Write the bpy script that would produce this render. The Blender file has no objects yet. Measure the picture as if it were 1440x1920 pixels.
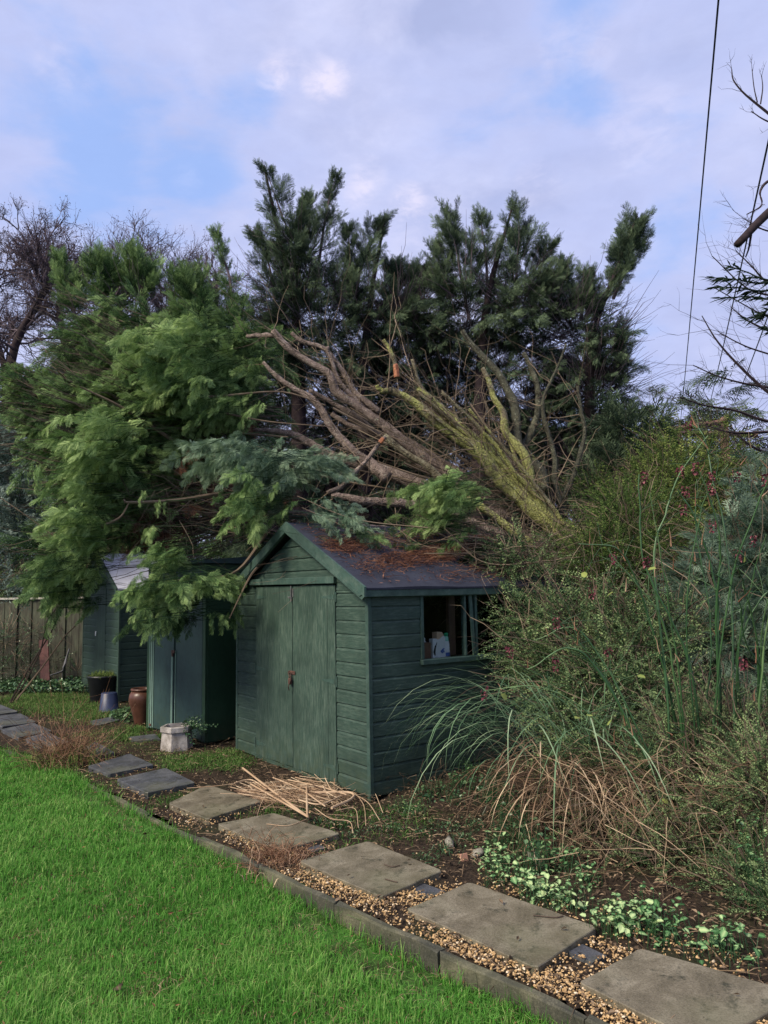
import bpy, math, random
import numpy as np
from mathutils import Matrix, Vector
rng = np.random.default_rng(7)
random.seed(7)
C = bpy.context.scene.collection
SC = bpy.context.scene
# ------------------------------------------------------------------ camera
F, PITCH, ROLL, H = 1415.67, 0.10291, -0.016323, 1.55
_fw = np.array([0, math.cos(PITCH), math.sin(PITCH)])
_u0 = np.array([0, -math.sin(PITCH), math.cos(PITCH)])
_r0 = np.array([1.0, 0, 0])
_c, _s = math.cos(ROLL), math.sin(ROLL)
RI, UP = _c * _r0 + _s * _u0, -_s * _r0 + _c * _u0
cd = bpy.data.cameras.new('camera')
cam = bpy.data.objects.new('camera', cd)
C.objects.link(cam)
cd.sensor_fit = 'HORIZONTAL'
cd.sensor_width = 36
cd.lens = F / 1440 * 36
cd.clip_start, cd.clip_end = 0.05, 2000
cam.matrix_world = Matrix(((RI[0], UP[0], -_fw[0], 0), (RI[1], UP[1], -_fw[1], 0), (RI[2], UP[2], -_fw[2], H), (0, 0, 0, 1)))
SC.camera = cam
# ------------------------------------------------------------------ view, sky, sun
SC.view_settings.view_transform = 'Standard'
SC.view_settings.look = 'None'
SC.view_settings.exposure = 1.1
SC.view_settings.gamma = 1
SUN_EL, SUN_AZ = math.radians(42), math.radians(-128)   # azimuth from +Y, clockwise
W = bpy.data.worlds.new('World')
SC.world = W
W.use_nodes = True
nt = W.node_tree
nt.nodes.clear()


class NT:
    """tiny node helper"""
    def __init__(s, t): s.t = t
    def n(s, typ, ins=None, **kw):
        nd = s.t.nodes.new(typ)
        for k, v in kw.items(): setattr(nd, k, v)
        for k, v in (ins or {}).items():
            sock = nd.inputs[k]
            if isinstance(v, bpy.types.NodeSocket): s.t.links.new(v, sock)
            elif isinstance(v, (tuple, list)) and len(v) == 3 and sock.type == 'RGBA': sock.default_value = (*v, 1)
            else: sock.default_value = v
        return nd
    def noise(s, vec, scale, detail=4, rough=.55, dist=0, out=0):
        return s.n('ShaderNodeTexNoise', {'Vector': vec, 'Scale': scale, 'Detail': detail, 'Roughness': rough, 'Distortion': dist}).outputs[out]
    def ramp(s, fac, stops, interp='LINEAR'):
        r = s.n('ShaderNodeValToRGB', {'Fac': fac})
        cr = r.color_ramp
        cr.interpolation = interp
        while len(cr.elements) < len(stops): cr.elements.new(.5)
        for e, (p, c) in zip(cr.elements, stops):
            e.position = p
            e.color = (*c, 1) if not isinstance(c, (int, float)) else (c, c, c, 1)
        return r.outputs[0]
    def mix(s, fac, a, b, mode='MIX'):
        m = s.n('ShaderNodeMix', data_type='RGBA', blend_type=mode)
        for i, v in ((0, fac), (6, a), (7, b)):
            if isinstance(v, bpy.types.NodeSocket): s.t.links.new(v, m.inputs[i])
            elif isinstance(v, (tuple, list)): m.inputs[i].default_value = (*v, 1)
            else: m.inputs[i].default_value = v
        return m.outputs[2]
    def math(s, op, a, b=0.0, c=0.0, clamp=False):
        m = s.n('ShaderNodeMath', operation=op, use_clamp=clamp)
        for i, v in ((0, a), (1, b), (2, c)):
            if isinstance(v, bpy.types.NodeSocket): s.t.links.new(v, m.inputs[i])
            else: m.inputs[i].default_value = v
        return m.outputs[0]
    def mapv(s, vec, scale=(1, 1, 1), loc=(0, 0, 0), rot=(0, 0, 0)):
        return s.n('ShaderNodeMapping', {'Vector': vec, 'Scale': scale, 'Location': loc, 'Rotation': rot}).outputs[0]


def ray(px, py):
    return RI * ((px - 720) / F) + UP * ((960 - py) / F) + _fw


def at(px, py, Y):
    """world point seen at (px, py) of the photograph at distance Y ahead"""
    d = ray(px, py)
    return np.array([0, 0, H]) + d * (Y / d[1])


def gnd(px, py, z=0.0):
    d = ray(px, py)
    return np.array([0, 0, H]) + d * ((z - H) / d[2])


T = NT(nt)
tc = T.n('ShaderNodeTexCoord').outputs['Generated']
sky = T.n('ShaderNodeTexSky', sky_type='NISHITA', sun_disc=False, sun_elevation=SUN_EL, sun_rotation=SUN_AZ, altitude=0, air_density=1.2, dust_density=1.0, ozone_density=1.6)
cn = T.noise(T.mapv(tc, (1.2, 1.2, 2.6), (3.1, 1.7, 0.4)), 2.2, 7, .52, .25)
cn2 = T.noise(T.mapv(tc, (1, 1, 2.2), (9, 4, 2)), 5.5, 6, .55, .3)


def spot(px, py, r0, r1):
    d = ray(px, py); d = d / np.linalg.norm(d)
    dt = T.n('ShaderNodeVectorMath', operation='DOT_PRODUCT')
    nt.links.new(T.n('ShaderNodeVectorMath', {0: tc}, operation='NORMALIZE').outputs[0], dt.inputs[0])
    dt.inputs[1].default_value = tuple(d)
    mr = T.n('ShaderNodeMapRange', {'Value': dt.outputs['Value'], 'From Min': math.cos(math.radians(r1)), 'From Max': math.cos(math.radians(r0)), 'To Min': 0.0, 'To Max': 1.0}, interpolation_type='SMOOTHSTEP')
    return mr.outputs[0]


blue = T.math('MULTIPLY', spot(280, 300, 1, 8), 0.24)
for a in ((120, 310, 0, 6, .14), (200, 200, 0, 5, .16), (1010, 60, 0, 7, .24), (520, 60, 0, 6, .16), (460, 190, 0, 3, .16), (370, 310, 0, 3.5, .2), (60, 60, 0, 6, .12), (1100, 170, 0, 3, .14)):
    blue = T.math('ADD', blue, T.math('MULTIPLY', spot(*a[:4]), a[4]))
puff = T.math('MULTIPLY', spot(612, 152, 0, 2.0), .45)
for a in ((635, 148, 0, 1.4, .4), (590, 160, 0, 1.2, .3), (512, 146, 0, 1.3, .6), (535, 132, 0, 1.8, .3), (765, 378, 0, 1.6, .5), (672, 360, 0, 1.4, .45), (690, 330, 0, 1.6, .3), (120, 145, 0, 2.2, .3), (350, 338, 0, 1.3, .35), (1080, 105, 0, 3.0, .25), (800, 440, 0, 4, .25), (1200, 240, 0, 3.5, .2), (1005, 350, 0, 2, .2)):
    puff = T.math('ADD', puff, T.math('MULTIPLY', spot(*a[:4]), a[4]))
gap = T.math('ADD', T.math('MULTIPLY_ADD', cn, 1.9, -1.02), blue)
gap = T.math('MULTIPLY_ADD', cn2, 1.15, T.math('SUBTRACT', gap, .56))
gapf = T.ramp(gap, [(0.08, 0.0), (0.5, .62)], 'EASE')
cloud = T.mix(T.ramp(cn2, [(.36, 0.0), (.62, 1.0)]), (3.3, 3.75, 5.9), (5.1, 5.35, 7.4))
cloud = T.mix(T.ramp(cn, [(.35, 0.0), (.6, 1.0)]), cloud, (4.0, 4.5, 7.0))
cn3 = T.noise(T.mapv(tc, (1, 1, 2)), 26, 6, .6, .4)
cloud = T.mix(T.math('MULTIPLY', puff, T.ramp(cn3, [(.36, 0.0), (.62, 1.0)]), clamp=True), cloud, (6.6, 6.2, 7.6))
cloud = T.mix(T.ramp(cn3, [(.4, .12), (.6, 0.0)]), cloud, (3.0, 3.25, 5.2))
skyb = T.mix(.62, sky.outputs[0], (2.3, 4.4, 9.4))
final = T.mix(gapf, cloud, skyb)
bg = T.n('ShaderNodeBackground', {'Color': final, 'Strength': 0.0635})
wo = T.n('ShaderNodeOutputWorld', {'Surface': bg.outputs[0]})

sl = bpy.data.lights.new('sun', 'SUN')
sl.energy, sl.angle, sl.color = 2.7, math.radians(20), (1, .89, .70)
sun = bpy.data.objects.new('sun', sl)
C.objects.link(sun)
sd = Vector((math.sin(SUN_AZ) * math.cos(SUN_EL), math.cos(SUN_AZ) * math.cos(SUN_EL), math.sin(SUN_EL)))
sun.rotation_euler = sd.to_track_quat('Z', 'Y').to_euler()

# ------------------------------------------------------------------ object helpers


def tag(o, label=None, cat=None, group=None, kind=None):
    for k, v in (('label', label), ('category', cat), ('group', group), ('kind', kind)):
        if v: o[k] = v
    return o


def empty(name, loc=(0, 0, 0), rz=0):
    o = bpy.data.objects.new(name, None)
    o.empty_display_size = .1
    C.objects.link(o)
    o.location = loc
    o.rotation_euler = (0, 0, rz)
    return o


class MB:
    """collects vertices and faces and links them as one mesh object"""
    def __init__(s, off=(0, 0, 0)):
        s.v, s.f, s.t, s.n, s.off = [], {3: [], 4: []}, [], 0, np.array(off, float)
    def add(s, v, q=None, t=None, tone=.5):
        v = np.asarray(v, float).reshape(-1, 3)
        if q is not None and len(q): s.f[4].append(np.asarray(q, np.int64).reshape(-1, 4) + s.n)
        if t is not None and len(t): s.f[3].append(np.asarray(t, np.int64).reshape(-1, 3) + s.n)
        s.v.append(v)
        s.t.append(np.broadcast_to(np.asarray(tone, float), (len(v),)))
        s.n += len(v)
        return s
    def poly(s, pts, h0, h1):
        """closed prism between heights h0 and h1 over a convex ring of (x, y)"""
        k = len(pts)
        v = [(x, y, h0) for x, y in pts] + [(x, y, h1) for x, y in pts]
        q = [(i, (i + 1) % k, k + (i + 1) % k, k + i) for i in range(k)]
        t = [(k, k + i, k + i + 1) for i in range(1, k - 1)] + [(0, i + 1, i) for i in range(1, k - 1)]
        return s.add(v, q, t)
    def box(s, lo, hi, M=None, bev=0.0, tone=.5):
        lo, hi = np.minimum(lo, hi).astype(float), np.maximum(lo, hi).astype(float)
        if bev <= 0:
            v = np.array([[(lo, hi)[i][0], (lo, hi)[j][1], (lo, hi)[k][2]] for k in (0, 1) for j in (0, 1) for i in (0, 1)])
            q = [(0, 2, 3, 1), (4, 5, 7, 6), (0, 1, 5, 4), (2, 6, 7, 3), (0, 4, 6, 2), (1, 3, 7, 5)]
            t = None
        else:
            bev = min(bev, .45 * float((hi - lo).min()))
            v, q, t, idx = [], [], [], {}
            for k in (0, 1):
                for j in (0, 1):
                    for i in (0, 1):
                        c = np.array([(lo, hi)[i][0], (lo, hi)[j][1], (lo, hi)[k][2]])
                        sgn = np.array([1 - 2 * i, 1 - 2 * j, 1 - 2 * k])
                        for a in range(3):
                            p = c + sgn * bev
                            p[a] = c[a]
                            idx[(i, j, k, a)] = len(v)
                            v.append(p)
            for a in range(3):
                b, c_ = (a + 1) % 3, (a + 2) % 3
                for sd_ in (0, 1):
                    ring = []
                    for (x, y) in ((0, 0), (1, 0), (1, 1), (0, 1)):
                        key = [0, 0, 0]; key[a] = sd_; key[b] = x; key[c_] = y
                        ring.append(idx[(*key, a)])
                    q.append(ring if sd_ else ring[::-1])
                for x in (0, 1):
                    for y in (0, 1):
                        k0 = [0, 0, 0]; k1 = [0, 0, 0]
                        k0[b] = k1[b] = x; k0[c_] = k1[c_] = y; k0[a] = 0; k1[a] = 1
                        q.append([idx[(*k0, b)], idx[(*k1, b)], idx[(*k1, c_)], idx[(*k0, c_)]])
            for i in (0, 1):
                for j in (0, 1):
                    for k in (0, 1): t.append([idx[(i, j, k, a)] for a in range(3)])
        v = np.array(v)
        if M is not None: v = v @ np.array(M.to_3x3()).T + np.array(M.translation)
        return s.add(v, q, t, tone)
    def lathe(s, prof, c=(0, 0, 0), n=24, sx=1, sy=1, cap=True):
        k = len(prof)
        a = np.linspace(0, 2 * math.pi, n, endpoint=False)
        v = np.array([[r * math.cos(t) * sx + c[0], r * math.sin(t) * sy + c[1], z + c[2]] for r, z in prof for t in a])
        q = [(i * n + j, i * n + (j + 1) % n, (i + 1) * n + (j + 1) % n, (i + 1) * n + j) for i in range(k - 1) for j in range(n)]
        t = []
        if cap:
            t += [((k - 1) * n, (k - 1) * n + j, (k - 1) * n + j + 1) for j in range(1, n - 1)]
            t += [(0, j + 1, j) for j in range(1, n - 1)]
        return s.add(v, q, t)
    def tubes(s, P, R, sides=5, tone=.5, cap=False):
        """P (N,k,3) polylines, R (N,k) radii, tone scalar or (N,) or (N,k)"""
        P = np.asarray(P, float)
        if P.ndim == 2: P = P[None]
        N, k, _ = P.shape
        R = np.broadcast_to(np.asarray(R, float), (N, k))
        D = np.gradient(P, axis=1)
        D /= np.linalg.norm(D, axis=2, keepdims=True) + 1e-9
        ref = np.where(np.abs(D[:, :1, 2:3]) > .9, np.array([[[1., 0, 0]]]), np.array([[[0, 0, 1.]]]))
        A = np.cross(D, np.broadcast_to(ref, D.shape))
        A /= np.linalg.norm(A, axis=2, keepdims=True) + 1e-9
        B = np.cross(D, A)
        an = np.linspace(0, 2 * math.pi, sides, endpoint=False)
        V = P[:, :, None] + R[:, :, None, None] * (np.cos(an)[None, None, :, None] * A[:, :, None] + np.sin(an)[None, None, :, None] * B[:, :, None])
        i, j = np.meshgrid(np.arange(k - 1), np.arange(sides), indexing='ij')
        q = np.stack([i * sides + j, i * sides + (j + 1) % sides, (i + 1) * sides + (j + 1) % sides, (i + 1) * sides + j], -1).reshape(-1, 4)
        Q = (q[None] + (np.arange(N) * k * sides)[:, None, None]).reshape(-1, 4)
        tn = np.asarray(tone, float)
        if tn.ndim == 1: tn = tn[:, None]
        tn = np.broadcast_to(tn, (N, k)) if tn.ndim else np.full((N, k), float(tn))
        tri = None
        if cap:
            tri = []
            for m in range(N):
                b = m * k * sides
                tri += [(b, b + x + 1, b + x) for x in range(1, sides - 1)]
                e = b + (k - 1) * sides
                tri += [(e, e + x, e + x + 1) for x in range(1, sides - 1)]
        return s.add(V.reshape(-1, 3), Q, tri, np.repeat(tn.reshape(-1), sides))
    def inst(s, tpl, M, Tr, tone=None, amp=1.0):
        """tpl=(verts, quads, tones); M (N,3,3) columns = local axes; Tr (N,3)"""
        v, q, tt = tpl
        N = len(Tr)
        if N == 0: return s
        V = np.einsum('nij,vj->nvi', M, v) + Tr[:, None]
        Q = (q[None] + (np.arange(N) * len(v))[:, None, None]).reshape(-1, 4)
        to = tt[None] * amp + (0 if tone is None else np.asarray(tone)[:, None])
        return s.add(V.reshape(-1, 3), Q, None, np.broadcast_to(to, (N, len(v))).reshape(-1))
    def build(s, name, mat, parent=None, smooth=False):
        me = bpy.data.meshes.new(name)
        V = np.concatenate(s.v) - s.off
        f4 = np.concatenate(s.f[4]) if s.f[4] else np.zeros((0, 4), np.int64)
        f3 = np.concatenate(s.f[3]) if s.f[3] else np.zeros((0, 3), np.int64)
        me.vertices.add(len(V))
        me.vertices.foreach_set('co', V.astype(np.float32).ravel())
        li = np.concatenate([f4.ravel(), f3.ravel()]).astype(np.int32)
        me.loops.add(len(li))
        me.loops.foreach_set('vertex_index', li)
        n4, n3 = len(f4), len(f3)
        me.polygons.add(n4 + n3)
        me.polygons.foreach_set('loop_start', np.concatenate([np.arange(n4) * 4, n4 * 4 + np.arange(n3) * 3]).astype(np.int32))
        me.polygons.foreach_set('use_smooth', np.full(n4 + n3, bool(smooth)))
        me.update(calc_edges=True)
        at_ = me.attributes.new('tone', 'FLOAT', 'POINT')
        at_.data.foreach_set('value', np.concatenate(s.t).astype(np.float32))
        me.materials.append(mat)
        o = bpy.data.objects.new(name, me)
        C.objects.link(o)
        if parent: o.parent = parent
        return o


def euler_mats(az, pitch, roll, scale=1.0):
    """local X forward: azimuth about Z, pitch up, roll about own axis"""
    az, pitch, roll = np.broadcast_arrays(np.asarray(az, float), pitch, roll)
    ca, sa, cp, sp, cr, sr = np.cos(az), np.sin(az), np.cos(pitch), np.sin(pitch), np.cos(roll), np.sin(roll)
    X = np.stack([ca * cp, sa * cp, sp], -1)
    Y0 = np.stack([-sa, ca, np.zeros_like(az)], -1)
    Z0 = np.cross(X, Y0)
    Y = Y0 * cr[..., None] + Z0 * sr[..., None]
    Z = -Y0 * sr[..., None] + Z0 * cr[..., None]
    M = np.stack([X, Y, Z], -1)
    return M * np.broadcast_to(np.asarray(scale, float), az.shape)[..., None, None]


def cat_tpl(parts):
    V, Q, Tn, n = [], [], [], 0
    for v, q, t in parts:
        V.append(v); Q.append(q + n); Tn.append(t); n += len(v)
    return np.concatenate(V), np.concatenate(Q), np.concatenate(Tn)


def curve(pts, n):
    """Catmull-Rom through control points (rows of any width)"""
    p = np.asarray(pts, float)
    p = np.concatenate([[2 * p[0] - p[1]], p, [2 * p[-1] - p[-2]]])
    m = len(p) - 3
    out = []
    for u in np.linspace(0, m - 1e-6, n):
        i = int(u); t = u - i
        a, b, c, d = p[i], p[i + 1], p[i + 2], p[i + 3]
        out.append(.5 * (2 * b + (c - a) * t + (2 * a - 5 * b + 4 * c - d) * t * t + (3 * b - 3 * c + d - a) * t ** 3))
    return np.array(out)


# ------------------------------------------------------------------ materials
def newmat(name):
    m = bpy.data.materials.new(name)
    m.use_nodes = True
    m.node_tree.nodes.clear()
    return m, NT(m.node_tree)


def finish(m, t, col, rough=.6, spec=.4, bump=None, bstr=.3, bdist=.01, metal=0.0, transl=0.0):
    ins = {'Base Color': col, 'Roughness': rough, 'Specular IOR Level': spec, 'Metallic': metal}
    if bump is not None:
        ins['Normal'] = t.n('ShaderNodeBump', {'Height': bump, 'Strength': bstr, 'Distance': bdist}).outputs[0]
    b = t.n('ShaderNodeBsdfPrincipled', ins)
    out = b.outputs[0]
    if transl > 0:
        tr = t.n('ShaderNodeBsdfTranslucent', {'Color': col})
        out = t.n('ShaderNodeMixShader', {0: transl, 1: out, 2: tr.outputs[0]}).outputs[0]
    t.n('ShaderNodeOutputMaterial', {'Surface': out})
    return m


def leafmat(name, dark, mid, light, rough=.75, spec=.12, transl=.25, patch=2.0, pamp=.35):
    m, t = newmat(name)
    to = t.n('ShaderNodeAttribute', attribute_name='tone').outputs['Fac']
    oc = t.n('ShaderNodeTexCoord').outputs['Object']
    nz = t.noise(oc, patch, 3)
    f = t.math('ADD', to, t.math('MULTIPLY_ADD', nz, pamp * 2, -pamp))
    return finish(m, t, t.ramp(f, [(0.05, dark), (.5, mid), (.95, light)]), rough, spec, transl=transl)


def plain(name, col, rough=.6, spec=.4, var=.25, scale=12, metal=0.0, bstr=.25, bdist=.004, col2=None, stretch=(1, 1, 1)):
    m, t = newmat(name)
    oc = t.mapv(t.n('ShaderNodeTexCoord').outputs['Object'], stretch)
    nz = t.noise(oc, scale, 6, .6)
    c2 = col2 or tuple(c * (1 - var) for c in col)
    c1 = tuple(min(1, c * (1 + var * .6)) for c in col)
    return finish(m, t, t.ramp(nz, [(.35, c2), (.68, c1)]), rough, spec, t.noise(oc, scale * 4, 4), bstr, bdist, metal)


def paintmat(name, base, worn, streak=(1, 1, 1), amount=.5, rough=.6, spec=.3):
    m, t = newmat(name)
    oc = t.n('ShaderNodeTexCoord').outputs['Object']
    sv = t.mapv(oc, streak)
    a = t.noise(sv, 14, 9, .75)
    b = t.noise(oc, 2.3, 4, .6)
    g = t.noise(sv, 30, 5, .7)
    f = t.ramp(a, [(.46, 0.0), (.64, amount)])
    f = t.math('MULTIPLY', f, t.ramp(b, [(.36, .25), (.62, 1.0)]))
    c = t.mix(t.ramp(b, [(.3, 0.0), (.7, 1.0)]), base, tuple(x * 1.7 for x in base))
    c = t.mix(t.ramp(g, [(.35, .45), (.55, 0.0)]), c, tuple(x * .6 for x in base))
    c = t.mix(f, c, worn)
    geo = t.n('ShaderNodeNewGeometry').outputs['Position']
    z = t.n('ShaderNodeSeparateXYZ', {0: geo}).outputs[2]
    al = t.math('MULTIPLY', t.ramp(z, [(0.0, .55), (.35, 0.0)]), t.ramp(t.noise(oc, 14, 4), [(.4, 0.0), (.6, 1.0)]))
    c = t.mix(al, c, (.045, .062, .032))
    return finish(m, t, c, rough, spec, t.math('ADD', a, g), .22, .004)


M_ = {}
M_['leyland'] = leafmat('leyland_green', (.010, .026, .013), (.066, .130, .048), (.28, .40, .16), transl=.2)
M_['leyland_bright'] = leafmat('leyland_fresh', (.024, .056, .022), (.125, .225, .078), (.36, .48, .20), transl=.2)
M_['leyland_blue'] = leafmat('leyland_grey', (.022, .046, .030), (.085, .15, .095), (.28, .38, .26), transl=.2)
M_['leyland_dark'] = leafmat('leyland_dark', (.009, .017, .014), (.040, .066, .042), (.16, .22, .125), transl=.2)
M_['cot'] = leafmat('small_leaf', (.018, .038, .018), (.075, .135, .060), (.29, .38, .17), patch=3)
M_['yel'] = leafmat('yellow_green_leaf', (.03, .06, .016), (.10, .16, .045), (.26, .31, .09), patch=3)
M_['teal'] = leafmat('grey_teal_leaf', (.025, .05, .034), (.08, .135, .095), (.26, .35, .26), patch=3)
M_['olive'] = leafmat('grey_leaf', (.03, .055, .045), (.12, .17, .145), (.34, .42, .38), patch=3)
M_['grass'] = leafmat('grass_blade', (.040, .130, .017), (.108, .32, .048), (.34, .48, .15), rough=.6, transl=.35, patch=1.1, pamp=.30)
M_['rough'] = leafmat('rough_grass_blade', (.03, .065, .015), (.085, .175, .042), (.25, .31, .12), patch=3, pamp=.3)
M_['sedge'] = leafmat('sedge_blade', (.025, .06, .03), (.11, .20, .105), (.34, .44, .27), patch=2)
M_['straw'] = leafmat('dead_blade', (.035, .024, .017), (.19, .12, .075), (.54, .41, .27), transl=.1, patch=3)
M_['reed'] = leafmat('cut_reed', (.12, .075, .05), (.36, .24, .15), (.62, .49, .34), transl=.05, patch=5)
M_['litter'] = leafmat('leaf_litter', (.016, .012, .009), (.10, .07, .046), (.30, .215, .14), transl=.05, patch=4)
M_['needle'] = leafmat('brown_needles', (.03, .013, .010), (.13, .055, .036), (.30, .155, .095), transl=.05, patch=5)
M_['lamium'] = leafmat('variegated_leaf', (.035, .10, .035), (.13, .27, .11), (.46, .58, .28), transl=.2, patch=8, pamp=.15)
M_['ivy'] = leafmat('ivy_leaf', (.012, .035, .015), (.035, .09, .035), (.12, .20, .09), rough=.3, spec=.5, transl=.1, patch=5)
M_['twig'] = leafmat('twig_bark', (.022, .015, .013), (.085, .062, .047), (.26, .20, .14), transl=0, rough=.8, spec=.2, patch=3)
M_['twig_dark'] = leafmat('dark_twig', (.014, .010, .013), (.045, .032, .040), (.12, .09, .09), transl=0, rough=.8, spec=.2, patch=1)
M_['twig_far'] = leafmat('hazed_purple_twig', (.045, .034, .044), (.11, .085, .10), (.22, .17, .185), transl=0, rough=.9, patch=1)  # purple-brown bark, lightened so the colour carries distance haze
M_['cane'] = leafmat('green_cane', (.010, .026, .012), (.032, .085, .030), (.15, .24, .10), transl=0, rough=.4, spec=.4, patch=2)
M_['flower'] = leafmat('purple_bracts', (.05, .012, .02), (.15, .035, .055), (.30, .12, .13), patch=20)
M_['sheath'] = leafmat('dry_sheath', (.12, .06, .035), (.26, .15, .095), (.42, .29, .20), transl=.1, patch=8)


def barkmat(name, c0, c1, c2, moss=0.0, mc=((.15, .16, .05), (.44, .45, .17))):
    m, t = newmat(name)
    oc = t.n('ShaderNodeTexCoord').outputs['Object']
    a = t.noise(oc, 11, 7, .65, .4)
    b = t.noise(oc, 45, 5, .7)
    v = t.n('ShaderNodeTexVoronoi', {'Vector': t.mapv(oc, (1, 1, 1)), 'Scale': 55}, feature='DISTANCE_TO_EDGE').outputs[0]
    c = t.ramp(a, [(.3, c0), (.52, c1), (.72, c2)])
    c = t.mix(t.ramp(b, [(.35, .6), (.5, 0.0)]), c, tuple(x * .35 for x in c0))
    if moss:
        g = t.noise(oc, 5, 7, .7)
        tn = t.n('ShaderNodeAttribute', attribute_name='tone').outputs['Fac']
        mf = t.ramp(t.math('ADD', g, t.math('MULTIPLY_ADD', tn, moss, -.5)), [(.44, 0.0), (.54, 1.0)])
        mcol = t.mix(t.ramp(t.noise(oc, 38, 5, .7), [(.38, 0.0), (.62, 1.0)]), mc[0], mc[1])
        c = t.mix(mf, c, mcol)
        lich = t.ramp(t.noise(oc, 26, 3), [(.64, 0.0), (.70, .6)])
        c = t.mix(lich, c, (.36, .38, .30))
    return finish(m, t, c, .85, .2, t.math('ADD', t.math('MULTIPLY', b, .7), t.math('MULTIPLY', v, 4)), .8, .012)


M_['bark'] = barkmat('brown_bark', (.10, .078, .068), (.26, .20, .175), (.46, .38, .33), moss=.3)
M_['moss'] = barkmat('mossy_bark', (.08, .065, .042), (.19, .165, .11), (.34, .32, .22), moss=1.0)
M_['bark_grey'] = barkmat('grey_green_bark', (.04, .038, .03), (.09, .09, .065), (.17, .175, .12), moss=.55, mc=((.07, .09, .03), (.15, .17, .06)))
M_['heart'] = plain('split_wood', (.33, .12, .055), var=.6, scale=40)
M_['barkdark'] = plain('dark_bark', (.035, .025, .028), var=.4, scale=14, rough=.9, spec=.15)
G0, G1 = (.021, .041, .032), (.11, .15, .12)
M_['door'] = paintmat('green_paint_door', (.020, .040, .031), (.12, .16, .13), (6, 6, .5), .8)
M_['clad'] = paintmat('green_paint_cladding', G0, G1, (.8, .8, 5), .45)
M_['trim'] = paintmat('green_paint_trim', (.027, .053, .044), (.13, .175, .145), (1, 1, 1), .4)
M_['clad_far'] = paintmat('dark_green_cladding', (.022, .043, .033), (.055, .08, .065), (.8, .8, 4), .4)
M_['metal_g'] = paintmat('green_sheet_metal', (.020, .043, .042), (.04, .07, .062), (1, 1, .4), .5, .45, .4)
M_['metal_d'] = paintmat('dark_green_sheet_metal', (.014, .040, .020), (.03, .06, .035), (1, 1, .4), .4, .5, .4)
M_['strip'] = plain('pale_green_strip', (.15, .24, .20), var=.25, scale=20, stretch=(3, 3, .5))
M_['dark'] = plain('painted_interior_shade', (.012, .012, .012), rough=.9, spec=.1)  # near-black colour stands in for the shade inside the shed
M_['wood_in'] = plain('brown_wood', (.10, .05, .035), var=.4, scale=8, stretch=(4, 4, .6))
M_['rust'] = plain('rusted_steel', (.085, .040, .030), var=.6, scale=40, rough=.8, bstr=.6)
M_['steel'] = plain('tarnished_steel', (.20, .20, .20), var=.4, scale=30, metal=.7, rough=.5)


def feltmat():
    m, t = newmat('roofing_felt')
    oc = t.n('ShaderNodeTexCoord').outputs['Object']
    g = t.noise(oc, 220, 3, .7)
    b = t.noise(oc, 4, 5, .6)
    c = t.ramp(b, [(.3, (.011, .013, .022)), (.7, (.029, .034, .052))])
    c = t.mix(t.ramp(g, [(.45, 0.0), (.65, .4)]), c, (.07, .07, .10))
    return finish(m, t, c, .75, .25, g, .5, .003)


M_['felt'] = feltmat()
M_['palefelt'] = plain('pale_sky_sheen_felt', (.55, .56, .66), var=.15, scale=6, rough=.6)  # pale felt with the sky's reflection painted into its lavender tint


def slabmat(name, c0, c1, c2, rough=.45):
    m, t = newmat(name)
    oc = t.n('ShaderNodeTexCoord').outputs['Object']
    a = t.noise(oc, 4.2, 8, .68, .5)
    b = t.noise(oc, 130, 4, .75)
    d = t.noise(oc, 9, 7, .75)
    c = t.ramp(a, [(.32, c0), (.5, c1), (.7, c2)])
    c = t.mix(t.ramp(b, [(.40, .45), (.52, 0.0)]), c, tuple(x * .45 for x in c0))
    c = t.mix(t.ramp(b, [(.60, 0.0), (.70, .35)]), c, (.32, .30, .25))
    c = t.mix(t.ramp(d, [(.57, 0.0), (.66, .75)]), c, (.026, .028, .018))
    gr = t.ramp(t.noise(oc, 2.0, 3), [(.5, 0.0), (.68, .45)])
    c = t.mix(gr, c, (.085, .088, .042))
    rr = t.ramp(a, [(.35, rough - .1), (.65, rough + .2)])
    return finish(m, t, c, rr, .45, t.math('ADD', b, t.math('MULTIPLY', d, .6)), .35, .003)


M_['slab'] = slabmat('weathered_slab', (.085, .073, .050), (.155, .134, .094), (.26, .232, .172))
M_['slab_wet'] = slabmat('wet_dark_slab', (.045, .048, .056), (.078, .083, .096), (.14, .145, .16), .4)
M_['edging'] = slabmat('mossy_edging', (.022, .024, .016), (.055, .054, .038), (.19, .175, .12), .85)


def soilmat():
    m, t = newmat('soil')
    oc = t.n('ShaderNodeTexCoord').outputs['Object']
    a = t.noise(oc, 2.2, 6, .6)
    b = t.noise(oc, 60, 5, .7)
    c = t.ramp(b, [(.3, (.012, .009, .007)), (.55, (.04, .028, .02)), (.75, (.09, .065, .045))])
    c = t.mix(t.ramp(a, [(.5, 0.0), (.65, .5)]), c, (.03, .042, .016))
    return finish(m, t, c, .95, .15, b, .8, .02)


M_['soil'] = soilmat()
M_['turf'] = plain('turf', (.045, .13, .022), col2=(.032, .05, .016), scale=7, rough=.95, spec=.1, bstr=.8, bdist=.02)
M_['far_ground'] = plain('far_ground', (.035, .06, .022), var=.4, scale=1.5, rough=.95, spec=.1)


def gravelmat():
    m, t = newmat('buff_gravel')
    to = t.n('ShaderNodeAttribute', attribute_name='tone').outputs['Fac']
    oc = t.n('ShaderNodeTexCoord').outputs['Object']
    n = t.noise(oc, 120, 3)
    c = t.ramp(t.math('ADD', to, t.math('MULTIPLY_ADD', n, .3, -.15)), [(.05, (.13, .085, .05)), (.35, (.34, .215, .10)), (.7, (.52, .35, .17)), (1.0, (.64, .54, .40))])
    return finish(m, t, c, .7, .3, n, .3, .002)


M_['gravel'] = gravelmat()
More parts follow.
